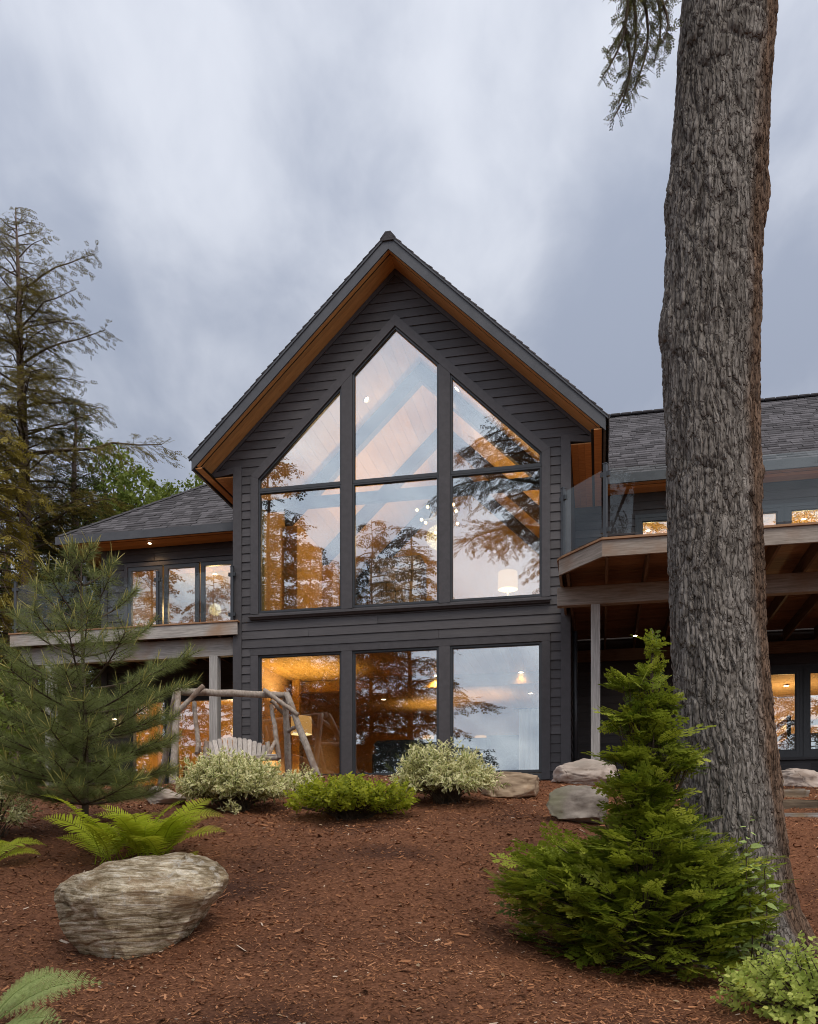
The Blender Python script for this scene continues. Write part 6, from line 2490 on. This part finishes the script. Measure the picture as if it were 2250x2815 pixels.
def cedar():
    rs = np.random.RandomState(12)
    b = on(1775, 6.55)
    t = empty('white_cedar', b)
    tag(t, 'bushy bright green white cedar at the foot of the big trunk', 'tree')
    D = 6.55
    top = W(1795, 1735, D) - b
    pth = np.array([(0.0, 0, -0.05), (0.02, 0, 0.5), (0.03, 0.02, 1.2), (0.05, 0.0, 1.9), tuple(top)])
    tube('trunk', pth, [0.04, 0.03, 0.022, 0.012, 0.003], MT['twig'], t, sides=8)
    wood = Geo()
    gs = [Geo() for _ in CED]
    S1 = D / FPX
    # lobes: centre offset (x,y,z) radii and number of sprays
    def rel(px, py, dy=0.0):
        p = W(px, py, D) - b
        return np.array([p.x, dy, p.z])
    lobes = [(rel(1770, 2520), (330 * S1, 0.62, 215 * S1), 1500), (rel(1560, 2440, -0.05), (170 * S1, 0.42, 120 * S1), 560), (rel(1935, 2480, -0.05), (150 * S1, 0.36, 170 * S1), 420),
             (rel(1790, 2330, -0.05), (165 * S1, 0.4, 105 * S1), 360), (rel(1795, 2262, -0.03), (90 * S1, 0.26, 70 * S1), 110), (rel(1790, 2200), (110 * S1, 0.30, 120 * S1), 220), (rel(1735, 2170, -0.1), (100 * S1, 0.22, 60 * S1), 90), (rel(1785, 2060), (110 * S1, 0.27, 105 * S1), 200), (rel(1730, 2090, -0.08), (75 * S1, 0.16, 40 * S1), 50), (rel(1850, 2110, -0.06), (70 * S1, 0.16, 40 * S1), 45), (rel(1725, 1985, -0.05), (70 * S1, 0.15, 35 * S1), 45), (rel(1778, 1960), (70 * S1, 0.18, 80 * S1), 100), (rel(1740, 1890, -0.02), (60 * S1, 0.12, 30 * S1), 34), (rel(1830, 1935, -0.02), (45 * S1, 0.12, 35 * S1), 28),
             (rel(1788, 1870), (45 * S1, 0.12, 70 * S1), 36), (rel(1795, 1795), (16 * S1, 0.05, 70 * S1), 14)]
    for c, r, n in lobes:
        r = tuple(v * (0.66 if r[0] < 115 * S1 else 0.85) for v in r)
        u = rs.uniform(-0.85, 1, n)
        a = rs.uniform(0, 2 * np.pi, n)
        s = np.sqrt(1 - u * u)
        d = np.c_[s * np.cos(a), s * np.sin(a), u]
        k = 0.5 + 0.95 * fbm(d * 3.4 + c[0] * 9, 2, 17)
        dep = np.where(rs.rand(n) < 0.4, rs.uniform(0.4, 0.85, n), 1.0)
        P = c + d * np.array(r) * (k * dep)[:, None]
        ok = P[:, 2] > 0.04
        P, d = P[ok], d[ok]
        ax_p = np.array([0.03, 0.0])
        outv = np.c_[P[:, 0] - ax_p[0], P[:, 1] - ax_p[1], np.zeros(len(P))]
        outv = nrm(outv + rs.normal(0, 0.05, outv.shape))
        Dv = outv * 0.9 + d * 0.35 + np.c_[rs.normal(0, 0.35, (len(P), 2)), rs.uniform(-0.15, 0.65, len(P))]
        U = np.array([0, 0, 1.0]) + outv * rs.uniform(-0.9, 0.4, (len(P), 1)) + rs.normal(0, 0.35, P.shape)
        big = 1.0 if r[0] > 0.3 else 0.85
        Ssz = np.exp(rs.normal(math.log(0.17), 0.32, len(P))) * big
        which = rs.randint(0, len(CED), len(P))
        tone = np.clip(rs.normal(0.4, 0.25, len(P)) + 0.12 * d[:, 2], 0, 0.9)
        tone[rs.rand(len(P)) < 0.05] = 1.0
        for w in range(len(CED)):
            m_ = which == w
            if m_.sum():
                scatter(gs[w], *CED[w], P[m_] - nrm(Dv[m_]) * 0.05, Dv[m_], U[m_], Ssz[m_], rs, tone[m_])
        for k_ in range(0, len(P), 5):
            zt = P[k_, 2] * 0.75
            V, F = tube_arrays(np.array([(0.02, 0, zt - 0.05), (P[k_, 0] * 0.5, P[k_, 1] * 0.5, zt), P[k_]]), [0.008, 0.006, 0.003], 4)
            wood.add(V, F)
    wood.build('branches', MT['twig'], t, smooth=True)
    g = Geo()
    for q in gs:
        V, F, r = np.concatenate(q.V), np.concatenate(q.F), np.concatenate(q.rn)
        g.add(V, F, r)
    tag(g.build('crown', LF['cedar'], t), kind='stuff')


cedar()

# ---- sapling climbing the foot of the trunk: its leaves are parts
sp = empty('sapling', on(2060, 6.2))
tag(sp, 'slender leafy sapling in front of the trunk foot beside the cedar', 'plant')
HEART_V = np.array([(0, 0, 0), (0.45, 0, -0.03), (1, 0, -0.10), (0.02, 0.26, 0.05), (0.35, 0.36, 0.04), (0.72, 0.2, -0.03), (0.02, -0.26, 0.05), (0.35, -0.36, 0.04), (0.72, -0.2, -0.03)], float)
HEART_F = [(0, 1, 4, 3), (1, 2, 5, 4), (0, 6, 7, 1), (1, 7, 8, 2)]
hm = bpy.data.meshes.new('leaf')
hm.from_pydata([tuple(v) for v in HEART_V], [], HEART_F)
MT['sapleaf'] = mat('sapling leaf', (0.2, 0.28, 0.07), (0.32, 0.4, 0.12), scale=8, rough=0.5, rnd=0.35)
hm.materials.append(MT['sapleaf'])
rr = random.Random(9)
for (stem_px, top, n, lean_) in (((2065, 2650), (2058, 2235), 26, 0.0), ((2085, 2650), (2120, 2330), 18, 0.1), ((2040, 2660), (2020, 2540), 14, -0.1), ((2075, 2640), (2140, 2560), 8, 0.1)):
    p0, p1 = W(*stem_px, 6.2) - sp.location, W(*top, 6.2) - sp.location
    pts = [tuple(p0.lerp(p1, k / 5) + Vector((0.02 * math.sin(k * 1.3 + n), 0.02 * math.cos(k * 1.7), 0))) for k in range(6)]
    tube('stem', pts, [0.006, 0.005, 0.0045, 0.004, 0.003, 0.002], MT['twig'], sp, sides=6)
    for k in range(n):
        t_ = 0.12 + 0.88 * (k + rr.random() * 0.6) / n
        p = p0.lerp(p1, t_)
        o = bpy.data.objects.new('leaf', hm)
        link(o, sp)
        a = k * 2.3 + rr.uniform(-0.4, 0.4)
        d = Vector((math.cos(a), math.sin(a) * 0.7 - 0.25, rr.uniform(-0.55, 0.2))).normalized()
        up = Vector((rr.uniform(-0.3, 0.3), rr.uniform(-0.9, -0.1), 1)).normalized()
        side = up.cross(d).normalized()
        nn = d.cross(side)
        M_ = Matrix((d, side, nn)).transposed().to_4x4()
        M_.translation = p + d * 0.015
        o.matrix_local = M_ @ Matrix.Scale(rr.uniform(0.06, 0.11) * (1.1 - 0.4 * t_), 4)

# ================================================================== trees beyond the house and along the lake
TG = 'trees at the left of the house'


def tbase(px, D):
    return G(px, D)


def toph(px_top, base, D):
    return EYE + (YH - px_top) / FPX * D - base.z


# tall sparse hemlock
b = tbase(92, 24)
H = toph(575, b, 24)
ex = []
for (py, a, L, ri, dr) in ((1255, -0.15, 3.9, 0.06, 0.10), (1000, 0.05, 2.3, 0.28, 0.15), (800, 0.1, 2.0, 0.32, 0.10), (905, -0.2, 1.7, 0.35, 0.2), (1120, 0.25, 2.1, 0.2, 0.3), (960, 3.2, 1.9, 0.3, 0.2), (1060, 3.4, 2.2, 0.3, 0.2), (860, 3.0, 1.6, 0.3, 0.15)):
    z = EYE + (YH - py) / FPX * 24 - b.z
    ex.append((z / H, a, L, ri, dr))
conifer('hemlock_tree', b, H, 0.24, 'tall sparse hemlock rising above everything at the left edge', LF['olive'], seed=2, crown_lo=0.42, Lmax=2.5, nbr=120, per_m=13, spray=0.19, droop=0.3, rise=0.22, lean=(-0.45, 0), prof=0.6, group=TG, top_w=0.10, extra=ex, gap=0.06, fan=0.36)
# drooping golden hemlock, lower left
b = tbase(-20, 21.5)
conifer('hemlock_tree', b, toph(1120, b, 21.5), 0.2, 'drooping golden olive hemlock at the left edge behind the deck', LF['olive2'], seed=3, crown_lo=0.2, Lmax=2.2, nbr=120, per_m=9, spray=0.3, droop=0.6, rise=0.15, prof=0.55, group=TG, fan=0.36)
b = tbase(205, 25)
conifer('fir_tree', b, toph(1095, b, 25), 0.22, 'dark green conifer with reddish trunk left of the hip roof', LF['dark'], seed=4, crown_lo=0.36, Lmax=1.7, nbr=140, per_m=10, spray=0.28, droop=0.35, rise=0.2, prof=0.7, group=TG, fan=0.4)
b = tbase(170, 27)
conifer('hemlock_tree', b, toph(1330, b, 27), 0.18, 'olive hemlock filling the gap between the two left trunks', LF['olive'], seed=6, crown_lo=0.15, Lmax=2.6, nbr=120, per_m=8, spray=0.36, droop=0.5, rise=0.15, prof=0.6, group=TG)
b = tbase(20, 31)
conifer('fir_tree', b, toph(1230, b, 31), 0.2, 'dark conifer deep in the wood at the left edge', LF['dark'], seed=7, crown_lo=0.05, Lmax=3.2, nbr=120, per_m=6.5, spray=0.5, droop=0.45, rise=0.1, prof=0.6, tmpl=HEM_S, near=False, group=TG)
b = tbase(270, 33)
conifer('fir_tree', b, toph(1420, b, 33), 0.2, 'dark conifer deep in the wood behind the hip roof corner', LF['dark'], seed=8, crown_lo=0.05, Lmax=3.0, nbr=110, per_m=6.5, spray=0.5, droop=0.45, rise=0.1, prof=0.6, tmpl=HEM_S, near=False, group=TG)
b = tbase(-160, 27)
conifer('fir_tree', b, toph(1150, b, 27), 0.2, 'dark conifer mostly outside the left edge', LF['dark'], seed=9, crown_lo=0.1, Lmax=2.8, nbr=110, per_m=7, spray=0.46, droop=0.4, rise=0.15, prof=0.6, tmpl=HEM_S, near=False, group=TG)


def leafy_tree(px, D, ptop, pmid, rx, label, leaf, seed, n=260, lps=26, size=0.16, group=TG):
    b = tbase(px, D)
    rs = np.random.RandomState(seed)
    t = empty('maple_tree', b)
    tag(t, label, 'tree', group)
    H = toph(ptop, b, D)
    zc = EYE + (YH - pmid) / FPX * D - b.z
    rz = H - zc
    tube('trunk', [(0, 0, -0.3), (0.05, 0, zc * 0.5), (0, 0.05, zc), (0.1, 0, H * 0.92)], [0.2, 0.16, 0.11, 0.03], MT['bark_far'], t, sides=10)
    u = rs.uniform(-0.8, 1, n)
    a = rs.uniform(0, 2 * np.pi, n)
    s = np.sqrt(1 - u * u)
    d = np.c_[s * np.cos(a), s * np.sin(a), u]
    k = (0.6 + 0.75 * fbm(d * 2.4 + seed, 2, seed)) * np.where(rs.rand(n) < 0.4, rs.uniform(0.4, 0.9, n), 1)
    P = np.array([0, 0, zc]) + d * np.array([rx, rx, rz]) * k[:, None]
    wood = Geo()
    for i in range(0, n, 4):
        z0 = rs.uniform(zc - rz * 0.6, zc + rz * 0.3)
        V, F = tube_arrays(np.array([(0, 0, z0), (P[i, 0] * 0.5, P[i, 1] * 0.5, (z0 + P[i, 2]) / 2 + 0.1), P[i]]), [0.04, 0.025, 0.008], 4)
        wood.add(V, F)
    wood.build('limbs', MT['twig'], t, smooth=True)
    idx = np.repeat(np.arange(n), lps)
    O = P[idx] + rs.normal(0, 1, (len(idx), 3)) * np.array([0.30, 0.30, 0.16]) * rx * 0.32
    g = Geo()
    tone = np.clip(np.repeat(rs.normal(0.45, 0.2, n), lps) + rs.normal(0, 0.14, len(idx)), 0, 1)
    scatter(g, ROUND_V, LEAF_F, O, rs.normal(0, 1, O.shape) + [0, 0, -0.3], np.array([0, 0, 1.0]) + rs.normal(0, 0.5, O.shape), size * rs.uniform(0.6, 1.2, len(idx)), rs, tone)
    tag(g.build('crown', leaf, t), kind='stuff')
    return t


leafy_tree(335, 34, 1255, 1420, 1.6, 'bright green maple left of the hip roof', LF['decid'], 31)
leafy_tree(545, 42, 1322, 1420, 1.6, 'distant yellow green maple above the hip roof near the gable', LF['decid'], 32, n=150)
leafy_tree(470, 44, 1358, 1450, 1.6, 'distant small maple above the middle of the hip roof', LF['decid'], 33, n=130)
leafy_tree(40, 19.5, 1830, 2010, 1.0, 'bright green understorey tree under the left deck end', LF['decid'], 34, n=170, lps=22, size=0.11)
leafy_tree(-60, 17, 1900, 2080, 0.9, 'green understorey shrub at the left edge beside the pine', LF['decid'], 35, n=150, lps=20, size=0.1)

# ---- trees along the lake shore behind the viewpoint, mirrored in the glass
LG = 'lakeside trees mirrored in the windows'


def mirrored(px, D):
    """where a thing stands that shows in the facade glass at sight column px, optical distance D"""
    n_ = np.array([math.sin(th0), math.cos(th0)])
    p = np.array([(px - CX) / FPX * D, D])
    p = p - 2 * (p @ n_ - 16.94) * n_
    return Vector((p[0], p[1], gz(p[0], p[1])))


LK = []


def lake_tree(px, D, ptop, label, seed, Lmax, lo=0.05, copy=None, **kw):
    b = mirrored(px, D)
    H = EYE + (YH - ptop) / FPX * D - b.z
    if copy is None:
        t = conifer('lakeside_conifer', b, H, 0.22, label, LF['lake'], seed=seed, crown_lo=lo, Lmax=Lmax, group=LG, **kw)
        LK.append((t, H, Lmax))
        return
    src, H0, L0 = LK[copy]
    t = src.copy()
    COL.objects.link(t)
    t.location = b
    t.scale = (Lmax / L0, Lmax / L0, H / H0)
    t.rotation_euler = (0, 0, seed * 1.7)
    t['label'] = label
    for ch in src.children:
        c = ch.copy()
        COL.objects.link(c)
        c.parent = t


dense = dict(nbr=140, per_m=7, spray=0.5, droop=0.35, rise=0.15, tmpl=HEM_S, near=False)
lake_tree(735, 42, 1170, 'dark conifer mirrored in the left upper panes', 51, 3.1, prof=0.4, **dense)
lake_tree(1130, 45, 1445, 'broad conifer mirrored in the lower middle and right panes', 54, 5.4, prof=0.62, fan=0.34, **dense)
lake_tree(1540, 38, 860, 'hemlock with long boughs mirrored in the right upper panes', 56, 5.6, lo=0.60, nbr=70, per_m=9, spray=0.3, droop=0.5, rise=0.2, prof=0.3, top_w=0.4)
lake_tree(850, 47, 1490, 'conifer mirrored at the right of the left upper panes', 52, 4.3, copy=1)
lake_tree(1020, 46, 1430, 'small pointed conifer mirrored left in the middle pane', 53, 4.0, copy=1)
lake_tree(930, 52, 1540, 'far conifer mirrored in the lower left panes', 55, 4.6, copy=1)
lake_tree(770, 46, 1420, 'second dark conifer mirrored low in the left panes', 59, 4.2, copy=0)
lake_tree(2300, 44, 1200, 'conifer mirrored in the right deck glass', 57, 3.6, copy=0)
lake_tree(300, 50, 1350, 'conifer mirrored in the left wing doors', 58, 3.4, copy=0)
lake_tree(480, 47, 1500, 'broad conifer mirrored low in the left wing doors', 60, 4.4, copy=1)
